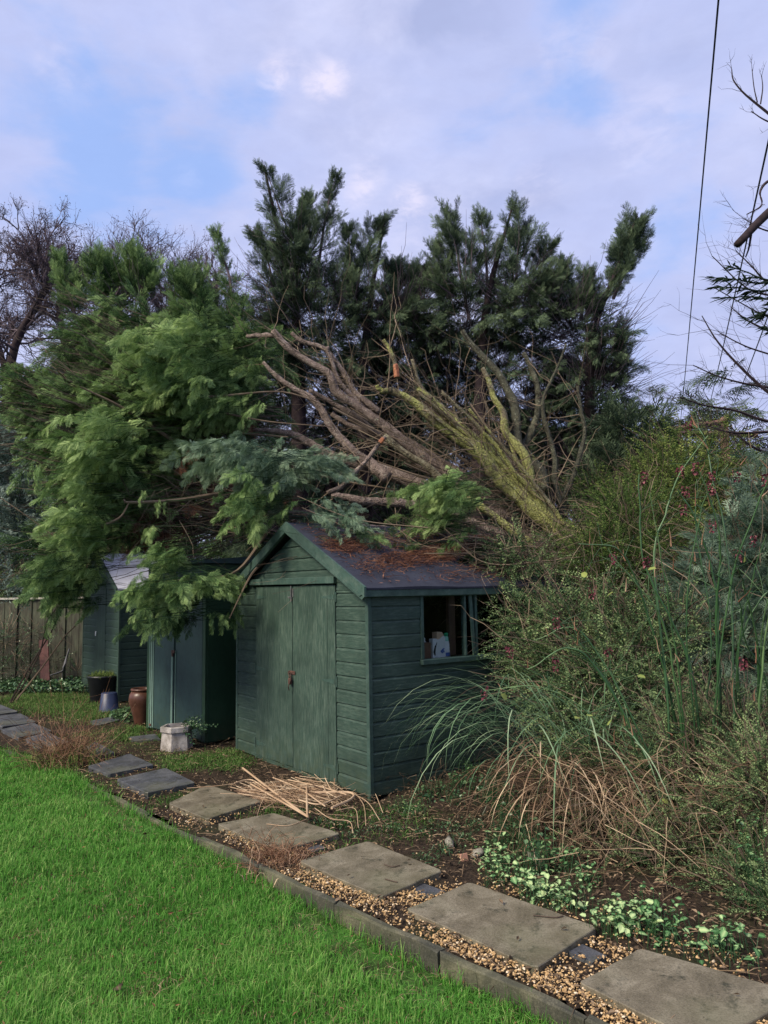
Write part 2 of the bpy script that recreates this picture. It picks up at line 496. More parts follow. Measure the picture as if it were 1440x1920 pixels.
# ------------------------------------------------------------------ ground
EDGE_PX = [(-420, 1325), (-200, 1357), (0, 1399), (62, 1416), (125, 1440), (205, 1484), (290, 1530), (345, 1556), (400, 1577), (472, 1612), (544, 1651), (638, 1694), (732, 1738), (812, 1774), (891, 1810), (1014, 1862), (1129, 1922), (1260, 1985)]
edge = np.array([gnd(x, y, .03)[:2] for x, y in EDGE_PX])
edge = np.concatenate([edge, [edge[-1] + (edge[-1] - edge[-2]) * 4]])
edge_c = curve(edge, 140)


def side_of_edge(p):
    """signed distance from the edging line: positive on the lawn side"""
    p = np.atleast_2d(p)[:, :2]
    out = np.full(len(p), 1e9); sg = np.zeros(len(p))
    for i in range(len(edge_c) - 1):
        a, b = edge_c[i], edge_c[i + 1]
        d = b - a
        t = np.clip(((p - a) @ d) / (d @ d), 0, 1)
        w = p - (a + t[:, None] * d)
        ds = np.hypot(w[:, 0], w[:, 1])
        cr = d[0] * w[:, 1] - d[1] * w[:, 0]
        m = ds < out
        out[m] = ds[m]; sg[m] = np.where(cr[m] > 0, -1, 1)
    return out * sg


def zl(y):
    return -.066 + .05 * np.clip((y - 3.5) / 2.2, 0, 1)


def hfield(x, y, amp=.012):
    return amp * (np.sin(x * 7.3 + 1.3 * np.sin(y * 5.1)) + np.sin(y * 8.7 + 2 * np.sin(x * 4.3)) + .7 * np.sin(x * 19 + y * 13) + .5 * np.sin(y * 29 - x * 17)) / 2


g = MB()
g.add([(-900, -900, -.16), (900, -900, -.16), (900, 900, -.16), (-900, 900, -.16)], [(0, 1, 2, 3)])
tag(g.build('ground', M_['far_ground']), kind='structure')


def gridsheet(x0, x1, y0, y1, st, keep, zf):
    xs, ys = np.arange(x0, x1 + 1e-6, st), np.arange(y0, y1 + 1e-6, st)
    X, Y = np.meshgrid(xs, ys)
    P = np.stack([X.ravel(), Y.ravel()], -1)
    k = keep(P)
    nx = len(xs)
    i, j = np.meshgrid(np.arange(nx - 1), np.arange(len(ys) - 1))
    i, j = i.ravel(), j.ravel()
    q = np.stack([j * nx + i, j * nx + i + 1, (j + 1) * nx + i + 1, (j + 1) * nx + i], -1)
    q = q[k[q].all(1)]
    used, inv = np.unique(q, return_inverse=True)
    V = np.column_stack([P[used], zf(P[used])])
    return V, inv.reshape(-1, 4)


b = MB()
b.add(*gridsheet(-9, 3.2, -3, 14, .05, lambda P: side_of_edge(P) > -.03, lambda P: zl(P[:, 1]) + hfield(P[:, 0], P[:, 1], .01)))
tag(b.build('lawn', M_['turf']), kind='structure')
b = MB()
b.add(*gridsheet(-8, 7, 1.5, 14, .05, lambda P: side_of_edge(P) < .0, lambda P: .006 + hfield(P[:, 0], P[:, 1], .012) + .10 * np.clip((P[:, 0] - 1.15 + (P[:, 1] - 3.6) * .55) / 1.2, 0, 1.0)))
tag(b.build('garden_soil', M_['soil'], smooth=True), kind='structure')

# ---- edging blocks
seg = np.cumsum(np.r_[0, np.hypot(*np.diff(edge_c, axis=0).T)])
s0, idx = 0.0, 0
LBL = ['concrete edging block at the far left of the lawn edge, nearly buried in grass', 'edging block in front of the far dark slabs by the lawn', 'pale concrete edging block beside the brown leafy strip left of the dead tuft',
       'edging block behind the dead grass tuft on the lawn edge', 'low edging block sunk in turf beside the first wet slab', 'edging block half hidden by turf below the wet slab nearest the cut reeds',
       'edging block under grass beside the slab in front of the reed heap', 'crumbling edging block left of the small dead tuft by the path', 'mossy edging block right behind the small dead tuft',
       'grey edging block beside the slab with the twigs on it', 'weathered edging block where the yellow gravel strip begins', 'clean faced edging block standing proud of the lawn by yellow gravel',
       'edging block with a dark joint beside the largest near slab', 'tall exposed edging block below the bare earth patch', 'edging block with yellow lichen patch near the bottom of the photo', 'mossy edging block at the bottom edge of the photo']
LEN = .70
starts = []
while s0 < seg[-1] - LEN:
    starts.append(s0); s0 += LEN
vis = []
for s0 in starts:
    mid = np.array([np.interp(s0 + LEN / 2, seg, edge_c[:, k]) for k in (0, 1)])
    if -.62 * mid[1] - .3 < mid[0] and 2.2 < mid[1] < 10: vis.append(s0)
vis_start = starts.index(vis[0])
for n, s0 in enumerate(starts):
    if n < vis_start: continue
    k = np.linspace(s0 + .004, s0 + LEN - .004, 6)
    c = np.column_stack([np.interp(k, seg, edge_c[:, 0]), np.interp(k, seg, edge_c[:, 1])])
    d = np.gradient(c, axis=0); d /= np.linalg.norm(d, axis=1)[:, None]
    nn = np.column_stack([-d[:, 1], d[:, 0]])
    far = np.clip((c[:, 1] - 4.2) / 2.5, 0, 1)
    dz = rng.normal(0, .004) - .03 * far
    m = MB(off=(*c[0], 0))
    prof = [(-.027, -.15), (-.028, .024), (-.020, .031), (.018, .031), (.026, .024), (.027, -.12)]
    V = np.array([[*(c[i] + nn[i] * p[0] * .72 + rng.normal(0, .0025, 2)), p[1] + (dz[i] if p[1] > 0 else 0) + rng.normal(0, .0025)] for i in range(6) for p in prof])
    kk = len(prof)
    q = [(i * kk + j, i * kk + j + 1, (i + 1) * kk + j + 1, (i + 1) * kk + j) for i in range(5) for j in range(kk - 1)]
    t = [(0, j, j + 1) for j in range(1, kk - 1)] + [(5 * kk, 5 * kk + j + 1, 5 * kk + j) for j in range(1, kk - 1)]
    m.add(V, q, t)
    o = m.build('edging_block', M_['edging'])
    o.location = (*c[0], 0)
    li = min(max(n - vis_start, 0), len(LBL) - 1)
    tag(o, LBL[li], 'edging', 'concrete edging blocks between lawn and path')

# ---- path slabs
SL = [
    ('slab', [(1201, 1776), (1085, 1842), (1330, 1962), (1500, 1862)], 'large brown stone slab at the bottom right corner'),
    ('slab', [(880, 1654), (761, 1703.5), (1005, 1813), (1121, 1739)], 'large brown stone slab standing clear of the yellow gravel, second from the bottom right'),
    ('slab', [(689, 1576), (560, 1612.5), (715.6, 1682), (831, 1633)], 'brown stone slab with a pale scuffed left corner and small twigs'),
    ('slab', [(512, 1524), (407, 1544.7), (526, 1595), (638, 1562)], 'brown stone slab with a dark curved crack line beside the reed heap'),
    ('slab', [(389, 1472), (316, 1506), (389, 1534.6), (491, 1501.5)], 'brown stone slab at the left end of the cut reed heap'),
    ('slab_wet', [(311, 1439), (219, 1460), (275, 1487), (367, 1467.5)], 'dark wet slab nearest the brown ones, with a rounded near corner'),
    ('slab_wet', [(243, 1414), (165, 1436), (204, 1450.5), (289, 1433.5)], 'dark wet slab below the white stone planter'),
    ('slab_wet', [(180, 1391), (130, 1414), (160, 1420), (216, 1411)], 'dark wet slab just right of the dead grass tuft'),
    ('slab_wet', [(88, 1372), (48, 1384), (76, 1402), (130, 1392)], 'small dark slab partly hidden behind the dead grass tuft'),
    ('slab_wet', [(62, 1355), (2, 1367), (34, 1383), (98, 1370)], 'dark wet slab with a dead leaf on its far edge'),
    ('slab_wet', [(38, 1337), (-34, 1345), (2, 1363), (68, 1353)], 'dark wet slab at the left border below the grass patch'),
    ('slab_wet', [(0, 1321), (-60, 1330), (-36, 1343), (34, 1334)], 'farthest dark slab at the left border of the photo'),
]
slab_quads = []
for mt, q, lab in SL:
    P = np.array([gnd(x, y, .045)[:2] for x, y in q])
    c = P.mean(0)
    slab_quads.append(P)
    m = MB(off=(*c, 0))
    # ring of points with slightly worn edges
    ring = []
    for i in range(4):
        a, b2 = P[i], P[(i + 1) % 4]
        for t in np.linspace(.03, .97, 7): ring.append(a + (b2 - a) * t + rng.normal(0, .0022, 2))
    ring = np.array(ring)
    if ((ring[1] - ring[0])[0] * (ring[8] - ring[7])[1] - (ring[1] - ring[0])[1] * (ring[8] - ring[7])[0]) < 0: ring = ring[::-1]
    k = len(ring)
    tilt = rng.normal(0, .006, 2)
    z = .045 + (ring - c) @ tilt
    rr = c + (ring - c) * .993
    V = np.concatenate([np.column_stack([ring, z - .05]), np.column_stack([ring, z - .004]), np.column_stack([rr, z]), [[*c, .045]]])
    q4 = [(L * k + i, L * k + (i + 1) % k, (L + 1) * k + (i + 1) % k, (L + 1) * k + i) for L in (0, 1) for i in range(k)]
    t3 = [(2 * k + i, 2 * k + (i + 1) % k, 3 * k) for i in range(k)]
    m.add(V, q4, t3)
    o = m.build('paving_slab', M_[mt])
    o.location = (*c, 0)
    tag(o, lab, 'paving slab', 'stone slabs of the garden path')
for q, lab in (([(1092, 1771), (1066, 1785), (1110, 1806), (1138, 1793)], 'small grey paver between the two largest slabs'), ([(795, 1657), (770, 1666), (808, 1682), (836, 1672)], 'small grey paver piece between the second and third slab from the right'),
               ([(598, 1584), (575, 1591), (588, 1598), (612, 1590)], 'small sunken paver piece left of the scuffed slab'), ([(292, 1376), (240, 1382), (250, 1390), (300, 1386)], 'small flat stone sunk in grass left of the white planter'),
               ([(210, 1344), (168, 1352), (185, 1360), (225, 1350)], 'small flat stone in front of the blue bucket')):
    P = np.array([gnd(x, y, .02)[:2] for x, y in q]); c = P.mean(0)
    slab_quads.append(P)
    m = MB(off=(*c, 0))
    if np.cross(P[1] - P[0], P[2] - P[1]) < 0: P = P[::-1]
    m.poly([tuple(p) for p in P], -.03, .022)
    o = m.build('paver_piece', M_['slab_wet']); o.location = (*c, 0)
    tag(o, lab, 'paver', 'small paver pieces in the path')


def in_quads(P, grow=1.0):
    r = np.zeros(len(P), bool)
    for Q in slab_quads:
        c = Q.mean(0)
        q = c + (Q - c) * grow
        s = [((q[(i + 1) % 4] - q[i])[0] * (P[:, 1] - q[i, 1]) - (q[(i + 1) % 4] - q[i])[1] * (P[:, 0] - q[i, 0])) for i in range(4)]
        s = np.array(s)
        r |= (s > 0).all(0) | (s < 0).all(0)
    return r


# ---- gravel pebbles
def ico():
    p = (1 + 5 ** .5) / 2
    v = np.array([(-1, p, 0), (1, p, 0), (-1, -p, 0), (1, -p, 0), (0, -1, p), (0, 1, p), (0, -1, -p), (0, 1, -p), (p, 0, -1), (p, 0, 1), (-p, 0, -1), (-p, 0, 1)], float)
    v /= np.linalg.norm(v[0])
    f = np.array([(0, 11, 5), (0, 5, 1), (0, 1, 7), (0, 7, 10), (0, 10, 11), (1, 5, 9), (5, 11, 4), (11, 10, 2), (10, 7, 6), (7, 1, 8), (3, 9, 4), (3, 4, 2), (3, 2, 6), (3, 6, 8), (3, 8, 9), (4, 9, 5), (2, 4, 11), (6, 2, 10), (8, 6, 7), (9, 8, 1)])
    return v, f


IV, IF_ = ico()


def pebbles(m, P, size, tone):
    N = len(P)
    M = euler_mats(rng.uniform(0, 6.28, N), rng.uniform(-.5, .5, N), rng.uniform(-.5, .5, N))
    jit = rng.normal(0, .24, (N, 12, 1))
    sc = np.column_stack([rng.uniform(.8, 1.35, N), rng.uniform(.7, 1.1, N), rng.uniform(.5, .8, N)]) * size[:, None] / 2
    V = np.einsum('nij,nvj->nvi', M, (IV[None] * (1 + jit)) * sc[:, None]) + P[:, None]
    Ft = (IF_[None] + (np.arange(N) * 12)[:, None, None]).reshape(-1, 3)
    m.add(V.reshape(-1, 3), None, Ft, np.repeat(tone, 12))


N = 330000
P = np.column_stack([rng.uniform(-3.6, 2.6, N), rng.uniform(2.2, 8.2, N)])
d = -side_of_edge(P)
near = np.clip((5.6 - P[:, 1]) / 2.0, .06, 1)
band = np.where(P[:, 1] < 4.9, .93, .8)
k = (d > .035) & (d < band) & ~in_quads(P, .97) & (rng.random(N) < near)
pat = np.sin(P[:, 0] * 5 + 2) * np.sin(P[:, 1] * 6 + 1) + .6 * np.sin(P[:, 0] * 11 - P[:, 1] * 9)
k &= ~((P[:, 1] > 4.3) & (pat < .1) & (rng.random(N) < .85))
k &= ~((d > .55) & (rng.random(N) < .85))
k &= ~((np.sin(P[:, 0] * 7 - P[:, 1] * 3) + np.sin(P[:, 1] * 9 + P[:, 0] * 4) > .7) & (rng.random(N) < .6))
P = P[k]
m = MB()
pebbles(m, np.column_stack([P, rng.uniform(.016, .036, len(P))]), rng.uniform(.005, .0145, len(P)), np.clip(rng.normal(.5, .24, len(P)), 0, 1))
tag(m.build('gravel', M_['gravel']), 'yellow buff gravel between the edging and the slabs', 'gravel', kind='stuff')

# ---- generic small leaf template & scatter


def leaf_tpl(w=.45, fold=.12, n=1):
    v = np.array([(0, 0, 0), (.45, w / 2, fold), (1, 0, -.05), (.45, -w / 2, fold)], float)
    return v, np.array([[0, 3, 2, 1]]), np.array([0., 0, 0.1, 0])


def leaf6(w=.8):
    """broad heart leaf folded on its midrib, pale along the middle"""
    v = np.array([(0, 0, 0), (.12, w * .42, .06), (.55, w * .46, .08), (1, 0, -.05), (.55, -w * .46, .08), (.12, -w * .42, .06), (.5, 0, 0)], float)
    return v, np.array([[0, 6, 2, 1], [6, 3, 3, 2], [0, 5, 4, 6], [6, 4, 3, 3]]), np.array([.45, -.2, -.2, -.1, -.2, -.2, .45])


def heart():
    w = .8
    v = np.array([(0, 0, 0), (.10, w * .40, .06), (.55, w * .44, .08), (1, 0, -.05), (.55, -w * .44, .08), (.10, -w * .40, .06), (.33, 0, 0), (.66, 0, 0)], float)
    return v, np.array([[0, 6, 2, 1], [6, 7, 3, 2], [0, 5, 4, 6], [6, 4, 3, 7]]), np.array([.3, -.15, -.2, -.1, -.2, -.15, .35, .3])


def scatter_flat(m, P, size, tone, tpl=None, tilt=.5, z=.012):
    N = len(P)
    M = euler_mats(rng.uniform(0, 6.28, N), rng.normal(0, tilt, N), rng.normal(0, tilt, N), size)
    Tr = P if P.shape[1] == 3 else np.column_stack([P, np.full(N, z) + rng.uniform(0, .015, N)])
    m.inst(tpl or leaf_tpl(), M, Tr, tone)


N = 100000
P = np.column_stack([rng.uniform(-7, 3.6, N), rng.uniform(2.3, 12, N)])
P = P[(P[:, 1] < 6.5) | (rng.random(N) < .4)]
N = len(P)
d = -side_of_edge(P)
k = (d > .02) & (rng.random(N) < np.where(d < .9, .45, .85)) & ~(in_quads(P, 1.0) & (rng.random(N) > .035))
P = P[k]
m = MB()
z = np.where(in_quads(P, 1.0), .052, .030 + .10 * np.clip((P[:, 0] - 1.15 + (P[:, 1] - 3.6) * .55) / 1.2, 0, 1)) + rng.uniform(0, .012, len(P))
scatter_flat(m, np.column_stack([P, z]), rng.uniform(.012, .042, len(P)), rng.normal(.46, .22, len(P)), tilt=.25)
# thin dead bits
N = 5000
Q = np.column_stack([rng.uniform(-3.5, 3.2, N), rng.uniform(2.6, 8, N)])
Q = Q[(-side_of_edge(Q) > .03) & ~in_quads(Q, 1.02)]
a = rng.uniform(0, 6.28, len(Q)); L = rng.uniform(.03, .16, len(Q))
dd = np.column_stack([np.cos(a), np.sin(a), rng.normal(0, .12, len(Q))]) * L[:, None]
zz = .012 + .10 * np.clip((Q[:, 0] - 1.15 + (Q[:, 1] - 3.6) * .55) / 1.2, 0, 1) + rng.uniform(0, .02, len(Q))
P0 = np.column_stack([Q, zz])
m.tubes(np.stack([P0, P0 + dd * .5 + [0, 0, .006], P0 + dd], 1), rng.uniform(.001, .003, len(Q))[:, None] * np.array([1, 1, .5]), 3, rng.normal(.6, .25, len(Q)))
tag(m.build('leaf_litter', M_['litter']), 'dead brown leaves and twig bits on the bare soil', 'leaf litter', kind='stuff')

# ---- grass


def blades(m, P, h, w, tone, lean=.5, seg2=True, droop=1.0):
    N = len(P)
    a = rng.uniform(0, 6.28, N)
    ln = np.abs(rng.normal(0, lean, N)) * h
    dr = np.column_stack([np.cos(a), np.sin(a)])
    b_ = a + math.pi / 2 + rng.normal(0, .5, N)
    wv = np.column_stack([np.cos(b_), np.sin(b_)]) * (w / 2)[:, None]
    z0 = P[:, 2]
    mid = P[:, :2] + dr * (ln * .35)[:, None]
    tip = P[:, :2] + dr * ln[:, None] * droop
    V = np.empty((N, 5, 3))
    V[:, 0, :2] = P[:, :2] - wv; V[:, 1, :2] = P[:, :2] + wv; V[:, 2, :2] = mid + wv * .8; V[:, 3, :2] = mid - wv * .8; V[:, 4, :2] = tip
    V[:, 0, 2] = V[:, 1, 2] = z0
    V[:, 2, 2] = V[:, 3, 2] = z0 + h * .62
    V[:, 4, 2] = z0 + h * np.clip(1 - .25 * (ln / h) ** 2, .45, 1)
    base = (np.arange(N) * 5)[:, None]
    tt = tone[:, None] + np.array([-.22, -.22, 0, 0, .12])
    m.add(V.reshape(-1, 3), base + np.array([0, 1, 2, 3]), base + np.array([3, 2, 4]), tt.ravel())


def lawn_pts(N, y0, y1, fac=.66, pw=1.0):
    u = rng.random(N)
    y = (y0 ** (2 - pw) + u * (y1 ** (2 - pw) - y0 ** (2 - pw))) ** (1 / (2 - pw)) if pw != 2 else y0 * (y1 / y0) ** u
    x = rng.uniform(-1, 1, N) * (fac * y + .4)
    return np.column_stack([x, y])


P = lawn_pts(620000, 1.9, 10.5, .68, 1.25)
P = P[(side_of_edge(P) > .0)]
d = side_of_edge(P)
pt = .5 * (np.sin(P[:, 0] * 2.1 + 1.7 * np.sin(P[:, 1] * 1.3)) * np.sin(P[:, 1] * 2.6 + 1)) + .3 * np.sin(P[:, 0] * 6 + P[:, 1] * 5)
pt2 = np.sin(P[:, 0] * 13 + 3 * np.sin(P[:, 1] * 7)) * np.sin(P[:, 1] * 11 + 2 * np.sin(P[:, 0] * 9))
bare = (d < .22) & (np.sin(P[:, 0] * 3.4 + 2.2) + .3 * np.sin(P[:, 0] * 15) > .25) & (rng.random(len(P)) < .8)
P, d, pt, pt2 = P[~bare], d[~bare], pt[~bare], pt2[~bare]
h = np.clip(rng.normal(.047, .014, len(P)), .02, .11) * (1 + .28 * pt + .22 * pt2)
z = zl(P[:, 1]) - .004 + hfield(P[:, 0], P[:, 1], .01)
tone = np.clip(rng.normal(.47, .17, len(P)) + .10 * pt + .08 * pt2, 0, 1)
tone = np.where(rng.random(len(P)) < .025, 1.0, tone)
m = MB()
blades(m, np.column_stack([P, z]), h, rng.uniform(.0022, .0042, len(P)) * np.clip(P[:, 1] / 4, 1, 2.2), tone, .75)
tag(m.build('lawn_grass', M_['grass']), 'short bright green lawn grass covering the bottom left', 'grass', kind='stuff')
P = np.column_stack([rng.uniform(-4, 1.6, 300000), rng.uniform(2.2, 9, 300000)])
dd_ = side_of_edge(P)
P = P[(dd_ > -.004) & (dd_ < .07) & (rng.random(len(P)) < .5 + .5 * np.sin(P[:, 0] * 9) * np.sin(P[:, 0] * 23))]
m = MB()
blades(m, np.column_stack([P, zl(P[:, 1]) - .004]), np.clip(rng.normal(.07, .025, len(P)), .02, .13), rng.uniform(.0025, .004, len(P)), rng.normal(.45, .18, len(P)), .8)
tag(m.build('edge_grass', M_['grass']), 'longer grass hanging against the edging blocks', 'grass', kind='stuff')
P = lawn_pts(5200, 1.9, 9, .66, 1.2)
P = P[side_of_edge(P) > .0]
m = MB()
scatter_flat(m, np.column_stack([P, zl(P[:, 1]) + rng.uniform(.005, .04, len(P))]), rng.uniform(.01, .032, len(P)), rng.normal(.5, .25, len(P)), tpl=leaf_tpl(.3), tilt=.6)
tag(m.build('lawn_debris', M_['needle']), 'scattered brown needles and leaf bits on the lawn', 'debris', kind='stuff')
# straw tint in lawn
P = lawn_pts(34000, 1.9, 8, .66, 1.25)
P = P[side_of_edge(P) > .01]
m = MB()
blades(m, np.column_stack([P, zl(P[:, 1])]), rng.uniform(.015, .045, len(P)), np.full(len(P), .003), rng.normal(.5, .2, len(P)), 1.6)
tag(m.build('dead_grass_blades', M_['straw']), 'dry straw coloured blades low in the lawn', 'dead grass', kind='stuff')


def grass_patch(name, px_list, N, spread, hh, tone, mat, label):
    cs = np.array([gnd(x, y)[:2] for x, y in px_list])
    c = cs[rng.integers(0, len(cs), N)] + rng.normal(0, spread, (N, 2))
    c = c[(-side_of_edge(c) > .02) & ~in_quads(c, 1.0)]
    m = MB()
    blades(m, np.column_stack([c, np.full(len(c), -.01)]), np.abs(rng.normal(hh, hh * .3, len(c))) + .01, rng.uniform(.003, .006, len(c)) * 1.3, rng.normal(tone, .15, len(c)), .8)
    tag(m.build(name, mat), label, 'grass', kind='stuff')


grass_patch('grass_patch', [(60, 1322), (90, 1316), (120, 1310), (150, 1312), (100, 1330), (40, 1312), (130, 1330), (70, 1308), (150, 1335), (180, 1345)], 22000, .22, .05, .5, M_['rough'], 'far patch of grass behind the dark slabs')
grass_patch('rough_grass', [(400, 1425), (430, 1415), (370, 1425), (340, 1440), (440, 1430), (420, 1440), (285, 1385), (260, 1370), (235, 1385)], 8000, .10, .04, .45, M_['rough'], 'rough grass between the white planter and the main shed')
grass_patch('mossy_grass', [(215, 1365), (180, 1378), (150, 1352), (320, 1425), (300, 1420), (175, 1390), (250, 1400), (155, 1460), (190, 1470)], 7000, .16, .022, .65, M_['rough'], 'thin yellowish grass and moss beside the far slabs')
grass_patch('weedy_grass', [(505, 1530), (540, 1520), (640, 1540), (700, 1530), (740, 1540), (780, 1530), (560, 1570), (330, 1500), (640, 1600), (760, 1560)], 3000, .12, .035, .35, M_['rough'], 'sparse dark weeds along the soil beside the slabs')

# ------------------------------------------------------------------ main shed
SA = (-1.459, 7.570)
TH = math.atan2(5.7695 - 7.570, -.1255 + 1.459)
shed = empty('garden_shed', (*SA, 0), TH)
tag(shed, 'large dark green wooden apex shed with double doors under the fallen conifer', 'shed')
SW, SL_, EV, AP = 2.235, 2.3, 1.545, 2.04
BH = .1075


def shiplap(m, x0, x1, z0, z1, face, along, bh=BH, slope=None):
    """boards; face: offset outward; along='x' (front, outward -y) or 'y' (side, outward +x)"""
    z = z0
    while z < z1 - .005:
        h = min(bh, z1 - z)
        prof = [(0, 0), (.017, .0), (.0175, .004), (.0175, h - .022), (.008, h - .006), (.008, h), (0, h)]
        a, b2 = x0, x1
        if slope:
            a0, b0 = slope(z); a1, b1 = slope(z + h)
        else: a0 = a1 = a; b0 = b1 = b2
        n_ = len(prof)
        ns = 10 if abs(b0 - a0) > .6 else 4
        V = []
        w1, w2 = rng.normal(0, .0012), rng.uniform(0, 6)
        for u in np.linspace(0, 1, ns):
            for (o, zz) in prof:
                f = zz / max(h, 1e-6)
                aa, bb = a0 + (a1 - a0) * f, b0 + (b1 - b0) * f
                s = aa + (bb - aa) * u
                oo = face + o + (rng.normal(0, .0008) + .0018 * math.sin(s * 3 + w2) if o > .01 else 0)
                zv = z + zz + (.0015 * math.sin(s * 2.3 + w2) if zz == 0 else 0)
                V.append((s, -oo, zv) if along == 'x' else (SWX + oo, s, zv))
        q = [(i * n_ + j, i * n_ + (j + 1) % n_, (i + 1) * n_ + (j + 1) % n_, (i + 1) * n_ + j) for i in range(ns - 1) for j in range(n_)]
        t = [(0, j + 1, j) for j in range(1, n_ - 1)] + [((ns - 1) * n_, (ns - 1) * n_ + j, (ns - 1) * n_ + j + 1) for j in range(1, n_ - 1)]
        m.add(V, q, t)
        z += h


SWX = SW
m = MB()
shiplap(m, .02, .415, .03, EV + .01, 0, 'x')
shiplap(m, 1.805, SW - .02, .03, EV + .01, 0, 'x')
GZ = 1.62
shiplap(m, 0, 0, GZ, AP, 0, 'x', slope=lambda z: (.03 + max(0, (z - EV)) * (SW / 2 / (AP - EV)) * .98, SW - .03 - max(0, (z - EV)) * (SW / 2 / (AP - EV)) * .98))
m.box((.05, -.012, EV + .01), (.415, .0, GZ)); m.box((1.805, -.012, EV + .01), (SW - .05, .0, GZ))
m.build('front_wall', M_['clad'], shed)
# side wall with window opening
WY0, WY1, WZ0, WZ1 = .50, 1.75, 1.0, 1.515
m = MB()
shiplap(m, .015, SL_, .03, .03 + BH * 9, 0, 'y')
shiplap(m, .015, WY0, .03 + BH * 9, EV, 0, 'y')
shiplap(m, WY1, SL_, .03 + BH * 9, EV, 0, 'y')
m.build('side_wall', M_['clad'], shed)
m = MB()
m.box((SW - .012, WY0, .03 + BH * 9 - .002), (SW - .002, WY1, WZ0 - .02))
m.box((SW - .012, WY0, WZ1), (SW + .012, WY1, EV + .01))
m.build('window_header', M_['clad'], shed)
m = MB()
m.box((.0, .01, .03), (.02, SL_, EV)); m.box((.02, SL_ - .02, .03), (SW - .02, SL_, EV)); m.box((0.02, .01, .02), (SW - .02, SL_ - .02, .045))
m.add([(0, SL_ - .01, EV), (SW, SL_ - .01, EV), (SW / 2, SL_ - .01, AP), (0, SL_ + .01, EV), (SW, SL_ + .01, EV), (SW / 2, SL_ + .01, AP)], [(0, 1, 4, 3), (1, 2, 5, 4), (2, 0, 3, 5)], [(0, 2, 1), (3, 4, 5)])
m.build('rear_walls', M_['clad'], shed)
m = MB()
m.box((.025, .03, .06), (.035, SL_ - .03, EV - .02)); m.box((.03, SL_ - .04, .06), (SW - .04, SL_ - .03, EV - .02)); m.box((SW - .035, .03, .06), (SW - .03, SL_ - .03, .97)); m.box((.03, .012, .06), (SW - .04, .02, 1.9 - .3))
m.build('interior_shade_lining', M_['dark'], shed)  # added panels whose colour paints the unlit interior behind the window
# corner posts and base
for a_, b_ in ((SW - .019, SW + .021), (-.02, .018)):
    m = MB(); m.box((a_, -.022, .0), (b_, .014, EV), bev=.003)
    m.build('corner_trim', M_['trim'], shed)
m = MB()
m.box((0, .02, -.03), (SW, .07, .03)); m.box((0, 1.1, -.03), (SW, 1.16, .03)); m.box((0, SL_ - .08, -.03), (SW, SL_ - .02, .03)); m.box((.40, -.024, .015), (1.82, .0, .046))
m.build('base_bearer', M_['clad'], shed)
# doors
for x0, x1, side_ in ((.42, 1.108, 0), (1.118, 1.80, 1)):
    m = MB()
    nb = 6
    for i in range(nb):
        a, b2 = x0 + (x1 - x0) * i / nb, x0 + (x1 - x0) * (i + 1) / nb
        yo = rng.normal(0, .0007)
        m.box((a + .0006, -.024 + yo, .05 + rng.uniform(-.004, .004)), (b2 - .0006, -.006, 1.60), bev=.0018)
    dr = m.build('door', M_['door'], shed)
    for z in ((1.50, .83, .16) if side_ else (1.50, .84, .16)):
        hx = x1 if side_ else x0
        sg = -1 if side_ else 1
        h = MB()
        # tapered strap and butt plate
        zz0 = z
        V = [(hx + sg * .012, -.0275, zz0 - .021), (hx + sg * .19, -.0275, zz0 - .007), (hx + sg * .20, -.0275, zz0), (hx + sg * .19, -.0275, zz0 + .007), (hx + sg * .012, -.0275, zz0 + .021)]
        V += [(x, y + .004, zz) for x, y, zz in V]
        q = [(i, (i + 1) % 5, 5 + (i + 1) % 5, 5 + i) for i in range(5)]
        h.add(V, q, [(0, i, i + 1) for i in range(1, 4)] + [(5, 5 + i + 1, 5 + i) for i in range(1, 4)])
        h.tubes(np.array([[(hx - sg * .004, -.027, zz0 - .045), (hx - sg * .004, -.027, zz0 + .045)]]), np.array([[.005, .005]]), 8, cap=True)
        h.box((hx - sg * .006, -.024, zz0 - .04), (hx - sg * .020, -.020, zz0 + .04))
        h.build('hinge', M_['trim'], dr)
    if side_:
        h = MB(); h.box((1.085, -.030, 1.50), (1.135, -.024, 1.575), bev=.002); h.tubes(np.array([[(1.11, -.037, 1.46), (1.11, -.037, 1.60)]]), np.array([[.006, .006]]), 8, cap=True)
        h.tubes(np.array([[(1.11, -.037, 1.50), (1.095, -.06, 1.50)]]), np.array([[.005, .005]]), 6, cap=True)
        h.box((1.075, -.04, 1.487), (1.125, -.03, 1.50)); h.build('bolt', M_['steel'], dr)
        h = MB()
        h.box((1.065, -.034, .835), (1.165, -.026, .865), bev=.002); h.box((1.087, -.058, .75), (1.130, -.036, .805), bev=.006)
        h.tubes(curve([(1.094, -.047, .80), (1.094, -.047, .835), (1.108, -.047, .855), (1.122, -.047, .835), (1.122, -.047, .80)], 12)[None], np.full((1, 12), .0042), 8)
        h.tubes(curve([(1.07, -.04, .86), (1.10, -.06, .84), (1.13, -.05, .80), (1.12, -.07, .74), (1.105, -.055, .70)], 10)[None], np.full((1, 10), .004), 6)
        h.build('padlock', M_['rust'], dr)
m = MB()
m.box((.325, -.052, 1.615), (1.815, -.008, 1.672), Matrix.Rotation(.004, 4, 'Y'), bev=.004)
m.build('door_canopy_board', M_['trim'], shed)
